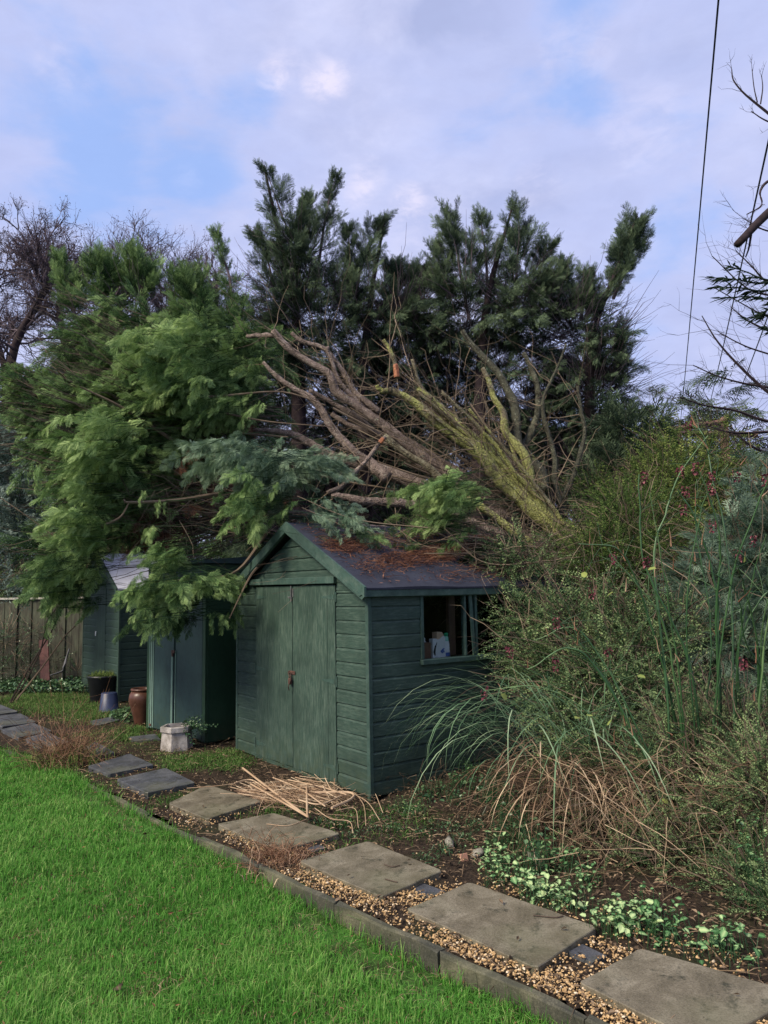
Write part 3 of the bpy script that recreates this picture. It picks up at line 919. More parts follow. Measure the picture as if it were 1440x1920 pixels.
# window
m = MB()
fo = .006
for (a, b2) in ((WY0 - .012, WY0 + .018), (WY0 + .455, WY0 + .475), (WY0 + .575, WY0 + .60), (WY1 - .02, WY1 + .012)):
    m.box((SW - .02, a, WZ0), (SW + .022 + fo, b2, WZ1), bev=.002)
m.box((SW - .02, WY0 + .0181, WZ1 - .022), (SW + .018 + fo, WY1 - .021, WZ1), bev=.002)
wf = m.build('window', M_['trim'], shed)
m = MB()
m.box((SW - .03, WY0 - .02, WZ0 - .045), (SW + .05, WY1 + .02, WZ0 - .002), bev=.006)
m.build('sill', M_['trim'], wf)
for a, b2 in ((WY0 + .019, WY0 + .4545), (WY0 + .601, WY1 - .021)):
    m = MB(); m.box((SW + .002, a, WZ0), (SW + .005, b2, WZ1 - .023))
    gm = bpy.data.materials.get('window_glass')
    if not gm:
        gm, t = newmat('window_glass')
        fr = t.n('ShaderNodeFresnel', {'IOR': 1.35}).outputs[0]
        mx = t.n('ShaderNodeMixShader', {0: t.math('MULTIPLY', fr, .25), 1: t.n('ShaderNodeBsdfTransparent', {'Color': (.80, .84, .84)}).outputs[0], 2: t.n('ShaderNodeBsdfGlossy', {'Color': (.8, .85, .9), 'Roughness': .06}).outputs[0]})
        t.n('ShaderNodeOutputMaterial', {'Surface': mx.outputs[0]})
    m.build('pane', gm, wf)
m = MB()
m.box((SW - .10, WY0 + .36, WZ0 + .0), (SW - .06, WY0 + .43, WZ1 + .05), bev=.004)
m.build('inner_post', M_['wood_in'], shed)
m = MB()
m.add([(SW + .034, WY0 + .50, WZ1), (SW + .034, WY0 + .535, WZ1), (SW + .034, WY0 + .565, WZ0), (SW + .034, WY0 + .54, WZ0), (SW + .02, WY0 + .50, WZ1), (SW + .02, WY0 + .535, WZ1), (SW + .02, WY0 + .565, WZ0), (SW + .02, WY0 + .54, WZ0)], [(0, 1, 2, 3), (4, 7, 6, 5), (0, 4, 5, 1), (1, 5, 6, 2), (2, 6, 7, 3), (3, 7, 4, 0)])
m.build('slipped_strip', M_['trim'], shed)
m = MB(); m.box((SW - .20, WY0 + .0, WZ0 - .03), (SW - .035, WY1, WZ0 - .008)); m.build('inner_shelf', M_['wood_in'], shed)
# roof: two felt slopes
OV, FO = .07, .075
RT = math.atan2(AP + .10 - (EV + .005), SW / 2 + OV)
for sgn in (-1, 1):
    m = MB()
    nx, ny = 12, 14
    V = []
    for lay in (0, 1):
        for j in range(ny):
            for i in range(nx):
                u, w = i / (nx - 1), j / (ny - 1)
                x = SW / 2 + sgn * u * (SW / 2 + OV)
                z = AP + .115 - u * (AP + .115 - (EV + .03))
                z += (.004 * math.sin(w * 17 + u * 4) + .003 * math.sin(u * 13 + w * 5)) * (1 - lay) - lay * .022 + (-.006 if u > .98 and not lay else 0)
                y = -FO + .004 + w * (SL_ + 2 * FO - .008)
                V.append((x, y, z))
    n_ = nx * ny
    q = []
    for j in range(ny - 1):
        for i in range(nx - 1):
            a = j * nx + i
            f = (a, a + 1, a + nx + 1, a + nx)
            g2 = tuple(n_ + x for x in f)
            q += ([f, g2[::-1]] if sgn > 0 else [f[::-1], g2])
    bd = [i for i in range(nx)] + [nx * j + nx - 1 for j in range(1, ny)] + [nx * (ny - 1) + i for i in range(nx - 2, -1, -1)] + [nx * j for j in range(ny - 2, 0, -1)]
    for a, b2 in zip(bd, bd[1:] + bd[:1]): q.append((a, n_ + a, n_ + b2, b2) if sgn > 0 else (a, b2, n_ + b2, n_ + a))
    m.add(V, q)
    m.build('roof', M_['felt'], shed, smooth=False)
    # barge board front
    m = MB()
    L = math.hypot(SW / 2 + OV, AP + .115 - EV - .03)
    ux, uz = sgn * (SW / 2 + OV) / L, -(AP + .115 - EV - .03) / L
    nx_, nz_ = -uz * sgn * sgn, abs(ux)
    top = np.array([SW / 2, AP + .122]); dn = np.array([ux, uz]); pn = np.array([-(-uz) * sgn * -1, -abs(ux)])
    pn = np.array([-sgn * abs(uz), -abs(ux)])
    Wd = .088
    end = top + dn * (L + .012)
    inner_top = np.array([SW / 2, top[1] - Wd / abs(ux)])
    pts = [top, end, end + np.array([0, -.075]), end + np.array([0, -.075]) + (-dn) * .0 + np.array([-sgn * .035, -.022]), inner_top]
    for yy0, yy1 in ((-FO - .020, -FO),):
        V = [(p[0], yy0, p[1]) for p in pts] + [(p[0], yy1, p[1]) for p in pts]
        k = len(pts)
        q = [(i, (i + 1) % k, k + (i + 1) % k, k + i) for i in range(k)]
        t = [(0, i, i + 1) for i in range(1, k - 1)] + [(k, k + i + 1, k + i) for i in range(1, k - 1)]
        m.add(V, q, t)
    # lower moulding strip along the inner edge
    o2 = pn * Wd
    V = []
    for yy in (-FO - .027, -FO - .0205):
        for p in (top + np.array([0, -Wd / abs(ux) + .022]), end + pn * (Wd - .020), end + pn * Wd + dn * -.02, inner_top + np.array([0, .002])): V.append((p[0], yy, p[1]))
    m.add(V, [(0, 1, 2, 3), (4, 7, 6, 5), (0, 4, 5, 1), (1, 5, 6, 2), (2, 6, 7, 3), (3, 7, 4, 0)])
    m.build('barge_board', M_['trim'], shed)
    m = MB()
    ex = SW / 2 + sgn * (SW / 2 + OV)
    m.box((ex - .004, -FO, EV - .045), (ex - sgn * .018 + .0, SL_ + FO, EV + .006), bev=.002)
    m.build('eave_fascia', M_['trim'], shed)
# items on the sill: top-level things standing inside behind the glass
shedM = Matrix.Translation((*SA, 0)) @ Matrix.Rotation(TH, 4, 'Z')


def sill_item(name, y, x, label, cat):
    w = shedM @ Vector((x, y, WZ0 - .008))
    return tag(empty(name, w, TH), label, cat)


M_['card'] = plain('brown_cardboard', (.17, .085, .055), var=.2)
M_['white'] = plain('white_plastic', (.72, .72, .74), var=.08, rough=.4)
M_['orange_card'] = plain('tan_carton', (.62, .42, .28), var=.12)
M_['greenp'] = plain('green_plastic', (.03, .36, .17), var=.1, rough=.35)
M_['mint'] = plain('pale_green_label', (.30, .62, .48), var=.1, rough=.4)
M_['bluep'] = plain('blue_print', (.06, .12, .38), var=.3, rough=.4)
M_['blackp'] = plain('black_print', (.02, .02, .025), var=.3)
o = sill_item('cardboard_box', WY0 + .105, SW - .085, 'small brown cardboard box at the left of the shed window sill', 'box')
m = MB(); m.box((-.03, -.065, 0), (.03, .05, .125), bev=.002); m.build('box_body', M_['card'], o)
m = MB(); m.box((-.028, -.063, .1255), (.028, -.008, .128)); m.box((-.028, -.006, .1255), (.028, .048, .128)); m.build('flap', M_['card'], o)
o = sill_item('card_sheet', WY0 + .03, SW - .055, 'thin white card standing in the left corner of the window', 'card')
m = MB(); m.box((-.004, -.010, 0), (.004, .006, .10), bev=.001); m.build('sheet', M_['white'], o)
o = sill_item('small_bottle', WY0 + .145, SW - .135, 'small white bottle behind the brown cardboard box', 'bottle')
m = MB(); m.lathe([(.022, 0), (.024, .01), (.024, .12), (.016, .135), (.010, .14)], n=16); m.build('body', M_['white'], o, True)
m = MB(); m.lathe([(.012, .14), (.012, .16), (.005, .162), (.004, .172)], n=12); m.build('cap', M_['white'], o, True)
o = sill_item('black_print_carton', WY0 + .195, SW - .075, 'narrow white carton with a black curved mark', 'carton')
m = MB(); m.box((-.025, -.025, 0), (.025, .025, .155), bev=.002); m.build('box_body', M_['white'], o)
m = MB()
m.tubes(curve([(.0262, -.004, .02), (.0262, -.012, .05), (.0262, -.004, .08), (.0262, .004, .10), (.0262, .018, .125)], 12)[None], (np.array([.002, .006, .009, .010, .009, .008, .006, .008, .006, .004, .003, .002]))[None], 8)
m.build('printed_mark', M_['blackp'], o)
o = sill_item('slant_top_carton', WY0 + .262, SW - .085, 'white carton with slanting tan top and blue mark in the shed window', 'carton')
m = MB()
pr = [(-.043, 0), (.048, 0), (.048, .155), (.010, .205), (-.043, .205)]
V = [(x, a, b2) for x in (-.028, .028) for a, b2 in pr]
m.add(V, [(i, (i + 1) % 5, 5 + (i + 1) % 5, 5 + i) for i in range(5)], [(0, 2, 1), (0, 3, 2), (0, 4, 3), (5, 6, 7), (5, 7, 8), (5, 8, 9)])
m.build('box_body', M_['white'], o)
m = MB()
pr = [(-.0445, .145), (-.0445, .207), (.011, .2075), (.03, .18), (-.01, .155)]
V = [(x, a, b2) for x in (-.030, .030) for a, b2 in pr]
m.add(V, [(i, (i + 1) % 5, 5 + (i + 1) % 5, 5 + i) for i in range(5)], [(0, 2, 1), (0, 3, 2), (0, 4, 3), (5, 6, 7), (5, 7, 8), (5, 8, 9)])
m.build('tan_top', M_['orange_card'], o)
m = MB()
for (a, b2, r) in ((.005, .05, .012), (.018, .062, .010), (.028, .048, .009), (.012, .04, .008), (.03, .07, .006)): m.lathe([(r, -.0006), (r, .0006)], n=10)
V = np.concatenate(m.v); m.v = []
off = np.repeat(np.array([(.029, a, b2) for a, b2 in ((.005, .05), (.018, .062), (.028, .048), (.012, .04), (.03, .07))]), 20, 0)
m.v = [np.column_stack([V[:, 2], V[:, 0], V[:, 1]]) + off]
m.build('printed_mark', M_['bluep'], o)
o = sill_item('spray_bottle', WY0 + .35, SW - .09, 'white spray bottle with green trigger cap in the shed window', 'bottle')
m = MB(); m.lathe([(.034, 0), (.040, .008), (.040, .035), (.038, .10), (.030, .128), (.022, .135)], n=20, sx=.7); m.build('body', M_['white'], o, True)
m = MB(); m.lathe([(.0408, .006), (.0408, .036)], n=20, sx=.7, cap=False); m.build('blue_band', M_['bluep'], o, True)
m = MB(); m.lathe([(.031, .128), (.026, .136), (.024, .165), (.018, .168)], n=16, sx=.7); m.build('collar', M_['mint'], o, True)
m = MB(); m.box((-.012, -.02, .168), (.012, .065, .195), bev=.005); m.box((-.010, .06, .15), (.010, .095, .20), bev=.008); m.build('trigger', M_['greenp'], o)

# roof debris
def roofp(u, w):
    x = SW / 2 + u * (SW / 2 + OV)
    z = AP + .115 - u * (AP + .115 - EV - .03)
    return x, -FO + w * (SL_ + 2 * FO), z


m = MB()
N = 16000
u, w = rng.uniform(.02, .98, N), rng.uniform(.015, .98, N)
dens = np.exp(-((u - .42 - .12 * np.sin(w * 5)) / .26) ** 2) * np.clip((w) * 16, 0, 1) * (.55 + .45 * np.sin(u * 17 + w * 11)) + .03
k = rng.random(N) < dens * 1.2
x, y, z = roofp(u[k], w[k])
P = np.column_stack([x, y, z + rng.uniform(.004, .022, len(x))])
P = P @ np.array(shedM.to_3x3()).T + np.array(shedM.translation)
scatter_flat(m, P, rng.uniform(.015, .05, len(P)), rng.normal(.5, .22, len(P)), tpl=leaf_tpl(.16, .03), tilt=.55)
N = 2500
k2 = rng.integers(0, len(P), N)
a = rng.uniform(0, 6.28, N); L = rng.uniform(.04, .2, N)
dd = np.column_stack([np.cos(a), np.sin(a), rng.normal(-.05, .25, N)]) * L[:, None]
P0 = P[k2]
m.tubes(np.stack([P0, P0 + dd * .5 + [0, 0, .012], P0 + dd * [1, 1, .6] + [0, 0, .01]], 1), np.array([[.0016, .0014, .0006]]), 3, rng.normal(.55, .2, N))
tag(m.build('needle_litter', M_['needle']), 'heap of brown conifer needles and twigs on the shed roof', 'needles', kind='stuff')

# ------------------------------------------------------------------ metal cabinet
CT = math.atan2(-.7146, .6995)
cabn = empty('metal_cabinet', (-2.673, 8.736, 0), CT)
tag(cabn, 'tall blue-green metal storage cabinet with two doors left of the big shed', 'cabinet')
CWd, CD, CH = 1.16, .78, 1.86
m = MB(); m.box((-.10, .02, .02), (CWd, CD, CH), bev=.006)
m.build('body', M_['metal_d'], cabn)
for a, b2 in ((.045, .515), (.55, 1.10)):
    m = MB(); m.box((a, -.012, .05), (b2, .018, CH - .06), bev=.004)
    dd = m.build('door', M_['metal_g'], cabn)
    m = MB()
    if a < .1:
        m.box((.475, -.024, .055), (.512, -.0125, .93), bev=.004)
        m.box((.052, -.020, .055), (.072, -.0125, CH - .065), bev=.003)
    else: m.box((.552, -.020, .055), (.566, -.0125, .93), bev=.003)
    m.build('door_edge_strip', M_['strip'], dd)
m = MB()
m.box((-.10, -.010, .03), (-.04, .0195, CH), bev=.003)
m.box((1.105, -.012, .03), (CWd + .002, .0195, CH), bev=.003)
m.box((-.0395, -.006, CH - .055), (1.104, .019, CH), bev=.003)
m.build('frame', M_['metal_d'], cabn)
m = MB()
m.box((-.034, -.016, .05), (-.020, .019, CH - .06), bev=.003); m.build('corner_strip', M_['strip'], cabn)
m = MB(); m.box((.006, -.020, .05), (.034, .019, CH - .06), bev=.003); m.build('corner_strip', M_['strip'], cabn)
m = MB()
m.box((.495, -.034, .90), (.565, -.0245, .935), bev=.003); m.box((.515, -.045, .865), (.548, -.030, .905), bev=.005); m.box((.0, -.03, .07), (.045, -.0205, .095), bev=.003)
m.build('latch', M_['rust'], cabn)
m = MB()
V = [(-.13, -.05, CH), (CWd + .03, -.05, CH), (CWd + .03, CD + .03, CH), (-.13, CD + .03, CH), (-.13, -.05, CH + .035), (CWd + .03, -.05, CH + .035), (CWd + .03, CD + .03, CH + .10), (-.13, CD + .03, CH + .10)]
m.add(V, [(0, 3, 2, 1), (4, 5, 6, 7), (0, 1, 5, 4), (1, 2, 6, 5), (2, 3, 7, 6), (3, 0, 4, 7)])
m.build('lid', M_['metal_g'], cabn)

# ------------------------------------------------------------------ small back shed
S2X, S2Y = -3.82, 10.95
T2 = TH + .02
W2, L2, E2, A2 = 1.70, 1.9, 1.62, 2.13
o2 = np.array([S2X, S2Y]) - W2 * np.array([math.cos(T2), math.sin(T2)])
sh2 = empty('narrow_shed', (*o2, 0), T2)
tag(sh2, 'small dark green wooden shed with a pale roof by the fence', 'shed')
SWX = W2
m = MB()
shiplap(m, .02, .62, .03, E2, 0, 'x', .105); shiplap(m, 1.12, W2 - .02, .03, E2, 0, 'x', .105)
shiplap(m, 0, 0, E2, A2, 0, 'x', .105, slope=lambda z: (.03 + max(0, z - E2) * (W2 / 2 / (A2 - E2)), W2 - .03 - max(0, z - E2) * (W2 / 2 / (A2 - E2))))
m.build('front_wall', M_['clad_far'], sh2)
m = MB(); shiplap(m, .015, L2, .03, E2, 0, 'y', .105); m.build('side_wall', M_['clad_far'], sh2)
m = MB(); m.box((0, .0, .02), (.02, L2, E2)); m.box((.02, L2 - .02, .02), (W2 - .02, L2, E2)); m.build('rear_walls', M_['clad_far'], sh2)
m = MB()
for i in range(4): m.box((.625 + i * .1235, -.022, .05), (.7465 + i * .1235, -.004, 1.68), bev=.002)
dr = m.build('door', M_['clad_far'], sh2)
m = MB(); m.box((.665, -.035, .92), (.70, -.0225, .99), bev=.003); m.build('latch', M_['white'], dr)
for a_, b_ in ((W2 - .018, W2 + .021), (-.02, .018)):
    m = MB(); m.box((a_, -.022, 0), (b_, .014, E2), bev=.003); m.build('corner_trim', M_['clad_far'], sh2)
for sgn in (-1, 1):
    m = MB()
    xe = W2 / 2 + sgn * (W2 / 2 + .06)
    V = [(W2 / 2, -.06, A2 + .05), (xe, -.06, E2 + .01), (xe, L2 + .06, E2 + .01), (W2 / 2, L2 + .06, A2 + .05)]
    V += [(x, y, z - .025) for x, y, z in V]
    f = [(0, 1, 2, 3), (4, 7, 6, 5), (0, 4, 5, 1), (1, 5, 6, 2), (2, 6, 7, 3), (3, 7, 4, 0)]
    m.add(V, f if sgn < 0 else [x[::-1] for x in f])
    m.build('roof', M_['palefelt'], sh2)
    m = MB()
    V = [(W2 / 2, -.08, A2 + .055), (xe, -.08, E2 + .015), (xe, -.08, E2 - .06), (W2 / 2, -.08, A2 - .03)]
    V += [(x, y + .019, z) for x, y, z in V]
    m.add(V, f)
    m.build('barge_board', M_['clad_far'], sh2)

# ------------------------------------------------------------------ fence
M_['fencew'] = plain('weathered_fence_board', (.085, .095, .065), col2=(.045, .040, .034), scale=6, stretch=(3, 3, .6), rough=.9)
M_['capw'] = plain('pale_capping', (.50, .47, .42), var=.3, scale=10)
fa, fb = at(-160, 1300, 13.3)[:2], at(172, 1300, 13.3)[:2]
fence = empty('wooden_fence', (fa[0], fa[1], 0), 0)
tag(fence, 'low weathered vertical board fence with pale capping rail at the left', 'fence')
FL = fb[0] - fa[0]
m = MB()
x = 0
while x < FL:
    w = rng.uniform(.10, .14)
    m.box((x, rng.normal(0, .006), -.02), (x + w - .006, .02 + rng.normal(0, .004), 1.47 + rng.normal(0, .006)), bev=.002)
    x += w
m.build('boards', M_['fencew'], fence)
m = MB(); m.box((-.03, -.03, 1.485), (FL + .02, .05, 1.52), bev=.004); m.build('capping_rail', M_['capw'], fence)
for z in (.3, 1.2):
    m = MB(); m.box((0, .03, z), (FL, .07, z + .08)); m.build('rail', M_['fencew'], fence)
for x in (.02, 1.6, FL - .1):
    m = MB(); m.box((x, .071, 0), (x + .08, .15, 1.48), bev=.004); m.build('post', M_['fencew'], fence)
o = empty('leaning_plank', (*gnd(86, 1291)[:2], 0)); tag(o, 'dark red-brown plank leaning on the fence', 'plank')
M_['redplank'] = plain('red_brown_plank', (.10, .035, .032), var=.4, scale=7, stretch=(3, 3, .7))
m = MB(); m.box((-.08, -.012, 0), (.08, .012, .82), Matrix.Rotation(math.radians(-8), 4, 'Y') @ Matrix.Rotation(math.radians(-8), 4, 'X'), bev=.006); m.build('board', M_['redplank'], o)
o = MB(); p = [gnd(121, 1280), at(119, 1258, 12.6), at(124, 1236, 12.65), at(130, 1216, 12.7)]
o.tubes(curve(p, 10)[None], np.linspace(.03, .012, 10)[None], 7, cap=True)
o.tubes(curve([at(119, 1258, 12.6), at(108, 1262, 12.5), at(94, 1266, 12.4)], 8)[None], np.linspace(.02, .008, 8)[None], 6, cap=True)
M_['stick'] = plain('grey_stick', (.11, .11, .12), var=.3)
tag(o.build('forked_branch', M_['stick'], smooth=True), 'grey forked branch propped against the fence', 'branch')

# ------------------------------------------------------------------ pots
M_['blackpot'] = plain('black_plastic', (.012, .013, .017), var=.3, rough=.4)
M_['bluepot'] = plain('blue_plastic', (.020, .030, .075), var=.2, rough=.45)
M_['terra'] = plain('glazed_terracotta', (.095, .042, .028), var=.45, scale=5, rough=.35)
M_['stonew'] = plain('whitewashed_stone', (.46, .43, .41), col2=(.17, .15, .13), scale=9, rough=.9, bstr=.6, bdist=.008)
p = gnd(184, 1322)
o = empty('plant_tub', (p[0], p[1] + .22, 0)); tag(o, 'large black plastic tub with straggly moss and weeds', 'pot')
m = MB(); m.lathe([(.17, 0), (.18, .01), (.232, .36), (.242, .37), (.242, .395), (.225, .395), (.22, .34), (.16, .30)], n=28); m.build('tub', M_['blackpot'], o, True)
m = MB(); N = 700
a, r = rng.uniform(0, 6.28, N), .21 * rng.random(N) ** .5
blades(m, np.column_stack([r * np.cos(a) + .02, r * np.sin(a), np.full(N, .33)]), rng.uniform(.05, .16, N), np.full(N, .009), rng.normal(.6, .2, N), .9); m.build('weeds', M_['yel'], o)
p = gnd(199, 1337)
o = empty('blue_bucket', (p[0], p[1] + .10, 0)); tag(o, 'upturned blue plastic pot standing before the black tub', 'bucket')
m = MB(); m.lathe([(.128, 0), (.130, .03), (.122, .031), (.102, .245), (.096, .25), (.02, .25)], n=28); m.build('pot_body', M_['bluepot'], o, True)
m = MB(); m.lathe([(.136, .0), (.138, .028), (.130, .0285)], n=28, cap=False); m.build('rim', M_['bluepot'], o, True)
p = gnd(262, 1362)
o = empty('terracotta_jar', (p[0], p[1] + .10, 0)); tag(o, 'tall brown glazed clay jar half behind the metal cabinet', 'jar')
m = MB(); m.lathe([(.085, 0), (.09, .01), (.11, .10), (.15, .24), (.162, .31), (.155, .36), (.13, .395), (.118, .40)], n=32); m.build('jar_body', M_['terra'], o, True)
m = MB(); m.lathe([(.118, .40), (.138, .405), (.142, .42), (.135, .43), (.118, .43), (.108, .42), (.10, .36)], n=32, cap=False); m.build('rim', M_['terra'], o, True)
p = gnd(326, 1409)
o = empty('stone_planter', (p[0], p[1] + .10, 0), .45); tag(o, 'faceted whitewashed stone planter with a dark trailing plant', 'planter')
m = MB(); m.lathe([(.158, 0), (.160, .01), (.146, .17), (.146, .175)], n=6); m.build('base', M_['stonew'], o)
m = MB(); m.lathe([(.144, .1755), (.160, .18), (.163, .185), (.162, .228), (.157, .235), (.130, .235), (.124, .20), (.05, .20)], n=6); m.build('rim', M_['stonew'], o)


def twig_tpl(nleaf=14, L=1.0, lw=.45, ll=.09, curl=.25, stem=.006, tip=.3, fs=.2):
    """a leafy shoot along +X, leaves in opposite pairs, droop in -Z"""
    parts = []
    xs = np.linspace(0, 1, 5)
    c = np.column_stack([xs * L, np.zeros(5), -curl * xs ** 2 * L])
    for i in range(4):
        a, b2 = c[i], c[i + 1]
        w = stem * (1 - .18 * i)
        parts.append((np.array([a + [0, w, 0], a - [0, w, 0], b2 - [0, w * .8, 0], b2 + [0, w * .8, 0]]), np.array([[0, 1, 2, 3]]), np.full(4, -.25)))
    lv, lq, lt = leaf_tpl(lw, .1)
    for i in range(nleaf):
        t = fs + (1 - fs) * (i + .5) / nleaf
        p = np.array([t * L, 0, -curl * t * t * L])
        sd_ = 1 if i % 2 else -1
        M = euler_mats(sd_ * random.uniform(.6, 1.2), random.uniform(-.5, .5), random.uniform(-.8, .8), ll * random.uniform(.7, 1.25) * (1.1 - .4 * t))
        parts.append((lv @ M.T + p, lq, lt + tip * t + random.uniform(-.2, .2)))
    return cat_tpl(parts)


def sprigs(m, tpls, P, az, pitch, scale, tone):
    ix = rng.integers(0, len(tpls), len(P))
    sc_ = np.broadcast_to(np.asarray(scale, float), (len(P),))
    for k, tp in enumerate(tpls):
        s_ = ix == k
        if s_.sum(): m.inst(tp, euler_mats(az[s_], pitch[s_], rng.normal(0, .5, s_.sum()), sc_[s_]), P[s_], tone[s_])


m = MB(); TW = [twig_tpl(10, 1, .6, .16) for _ in range(3)]
N = 40
sprigs(m, TW, np.column_stack([rng.uniform(.02, .14, N), rng.uniform(-.12, .05, N), rng.uniform(.2, .28, N)]), rng.uniform(-1.6, .9, N), rng.uniform(-.6, .6, N), rng.uniform(.10, .24, N), rng.normal(.35, .15, N))
m.build('trailing_plant', M_['ivy'], o)

# ------------------------------------------------------------------ conifer foliage
def frond(lite=False, seed=0):
    r = random.Random(seed)
    parts = []
    def diamond(p, d, L, w, t0, t1):
        d = np.array([math.cos(d), math.sin(d), 0]); n = np.array([-d[1], d[0], 0])
        zz = (-.12 + r.uniform(-.2, .2)) * L
        tj = r.uniform(-.16, .16)
        t0 += tj; t1 += tj
        v = np.array([p, p + d * L * .45 + n * w * L / 2, p + d * L + [0, 0, zz], p + d * L * .45 - n * w * L / 2])
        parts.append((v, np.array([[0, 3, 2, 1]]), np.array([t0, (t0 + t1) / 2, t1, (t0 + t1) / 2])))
    ns = 7 if lite else 8
    def axis(t): return np.array([t, .05 * math.sin(t * 3), -.22 * t * t])
    diamond(axis(0), .04, 1.0, .03, -.1, .3)
    for i in range(ns):
        t = .08 + .86 * i / (ns - 1)
        for sgn in (-1, 1):
            L = (.42 * math.sin(math.pi * (.16 + .70 * (1 - t))) + .06) * r.uniform(.8, 1.15)
            an = sgn * (.72 - .2 * t) * r.uniform(.85, 1.15)
            p = axis(t + (.03 if sgn > 0 else 0))
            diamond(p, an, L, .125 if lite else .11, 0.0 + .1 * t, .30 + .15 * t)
            d = np.array([math.cos(an), math.sin(an), -.1])
            for s2, f in (((1, .4),) if lite else ((1, .3), (-1, .5), (1, .68))):
                if L > .15: diamond(p + d * L * f, an + s2 * .55, L * .42, .19, .1, .46)
    return cat_tpl(parts)


FR = [frond(False, i) for i in range(3)]
FRL = [frond(True, i + 9) for i in range(3)]


def bough(frs, seed, n=23, up=False):
    """a branch end along +X with fronds; fronds hang on the sides unless up"""
    r = random.Random(seed)
    parts = []
    cv = .10 if up else -.32
    for i in range(n):
        t = i / (n - 1)
        p = np.array([t * .85, 0, cv * t * t])
        sgn = 1 if i % 2 else -1
        if i >= n - 2: sgn = 0
        sc = (.40 - .16 * t) * r.uniform(.8, 1.15)
        az = sgn * (1.0 - .45 * t) * r.uniform(.45, 1.3)
        pt = (-.28 if not up else .35) + r.uniform(-.4, .4) + 2 * cv * t * .4
        M = euler_mats(az, pt, r.uniform(-1.2, 1.2), sc)
        v, q, tt = frs[i % len(frs)]
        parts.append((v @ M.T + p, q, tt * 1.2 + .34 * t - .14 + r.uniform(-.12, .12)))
    w = .010
    c = [np.array([t * .85, 0, cv * t * t - .004]) for t in (0, .3, .6, .9)]
    for a, b2 in zip(c, c[1:]):
        parts.append((np.array([a + [0, w, 0], a - [0, w, 0], b2 - [0, w * .6, 0], b2 + [0, w * .6, 0]]), np.array([[0, 1, 2, 3]]), np.full(4, -.2)))
    return cat_tpl(parts)


BG = [bough(FR, i) for i in range(5)]
BGL = [bough(FRL, 20 + i, 22) for i in range(4)]
BGU = [bough(FRL, 40 + i, 22, True) for i in range(4)]


def blob_pts(blobs, N, depthsq=1.0, shell=(.55, 1.02)):
    """blobs: (px,py,rpx,Y[,aspect]) -> points, outward normals"""
    cs = np.array([at(b[0], b[1], b[3]) for b in blobs]); rs = np.array([b[2] / F * b[3] for b in blobs])
    pr = rs ** 2 / (rs ** 2).sum()
    ix = rng.choice(len(blobs), N, p=pr)
    n = rng.normal(0, 1, (N, 3)); n /= np.linalg.norm(n, axis=1)[:, None]
    rad = rng.uniform(*shell, N) ** .6
    P = cs[ix] + n * (rs[ix] * rad)[:, None] * np.array([1, depthsq, 1])
    return P, n


def clad(m, tpls, blobs, N, size=(.35, .7), bias=(0, 0, 0), bw=.5, pitch=(-.2, .35), tone=(.35, .12), depthsq=.8, shell=(.5, 1.02), rolls=.35, thin=0):
    P, n = blob_pts(blobs, N, depthsq, shell)
    k = P[:, 2] > .25
    if thin: k &= (P[:, 2] > thin) | (rng.random(len(P)) < .62)
    P, n = P[k], n[k]
    d = n + np.array(bias) * bw + rng.normal(0, .25, n.shape)
    az = np.arctan2(d[:, 1], d[:, 0])
    pt = pitch[0] + .5 * d[:, 2] + rng.normal(0, pitch[1], len(P))
    sc = rng.uniform(*size, len(P))
    tn = rng.normal(tone[0], tone[1], len(P))
    ix = rng.integers(0, len(tpls), len(P))
    for i, tp in enumerate(tpls):
        s_ = ix == i
        if s_.sum(): m.inst(tp, euler_mats(az[s_], pt[s_], rng.normal(0, rolls, s_.sum()), sc[s_]), P[s_], tn[s_])


def twigs(m, P0, D, L, r0=.004, sag=-.1, k=5, sides=3, tone=(.45, .2), wob=.06, off=None):
    N = len(P0)
    D = D / (np.linalg.norm(D, axis=1)[:, None] + 1e-9)
    t = np.linspace(0, 1, k)
    L = np.broadcast_to(L, (N,))
    W_ = np.cumsum(rng.normal(0, wob, (N, k, 3)), 1) * t[None, :, None]
    P = P0[:, None] + D[:, None] * (t[None, :] * L[:, None])[..., None] + W_ * L[:, None, None]
    P[..., 2] += sag * L[:, None] * t[None] ** 2
    R = np.broadcast_to(r0, (N,))[:, None] * (1 - .75 * t[None])
    m.tubes(P, R, sides, rng.normal(*tone, N))
    return P


def limb_pts(px, n=None):
    q = np.array([[*at(a[0], a[1], a[2]), a[3] * 1.12 / 2 / F * a[2]] for a in px])
    return curve(q, n or max(8, 5 * len(px)))


def limb(name, px, mat, parent, tone=.5, cap=True, sides=10, off=(0, 0, 0)):
    c = limb_pts(px)
    n = len(c)
    t = np.linspace(0, 1, n)
    c[:, 3] *= 1 + .07 * np.sin(t * 23 + rng.uniform(0, 6)) + rng.normal(0, .03, n)
    c[:, :3] += (np.sin(t[:, None] * 17 + rng.uniform(0, 6, 3)) * .5 + rng.normal(0, .15, (n, 3))) * c[:, 3:4] * .35
    m = MB(off=off)
    m.tubes(c[None, :, :3], np.maximum(c[None, :, 3], .003), sides, np.full((1, n), tone) if np.isscalar(tone) else np.interp(t, np.linspace(0, 1, len(tone)), tone)[None], cap=cap)
    return m.build(name, mat, parent, smooth=True), c


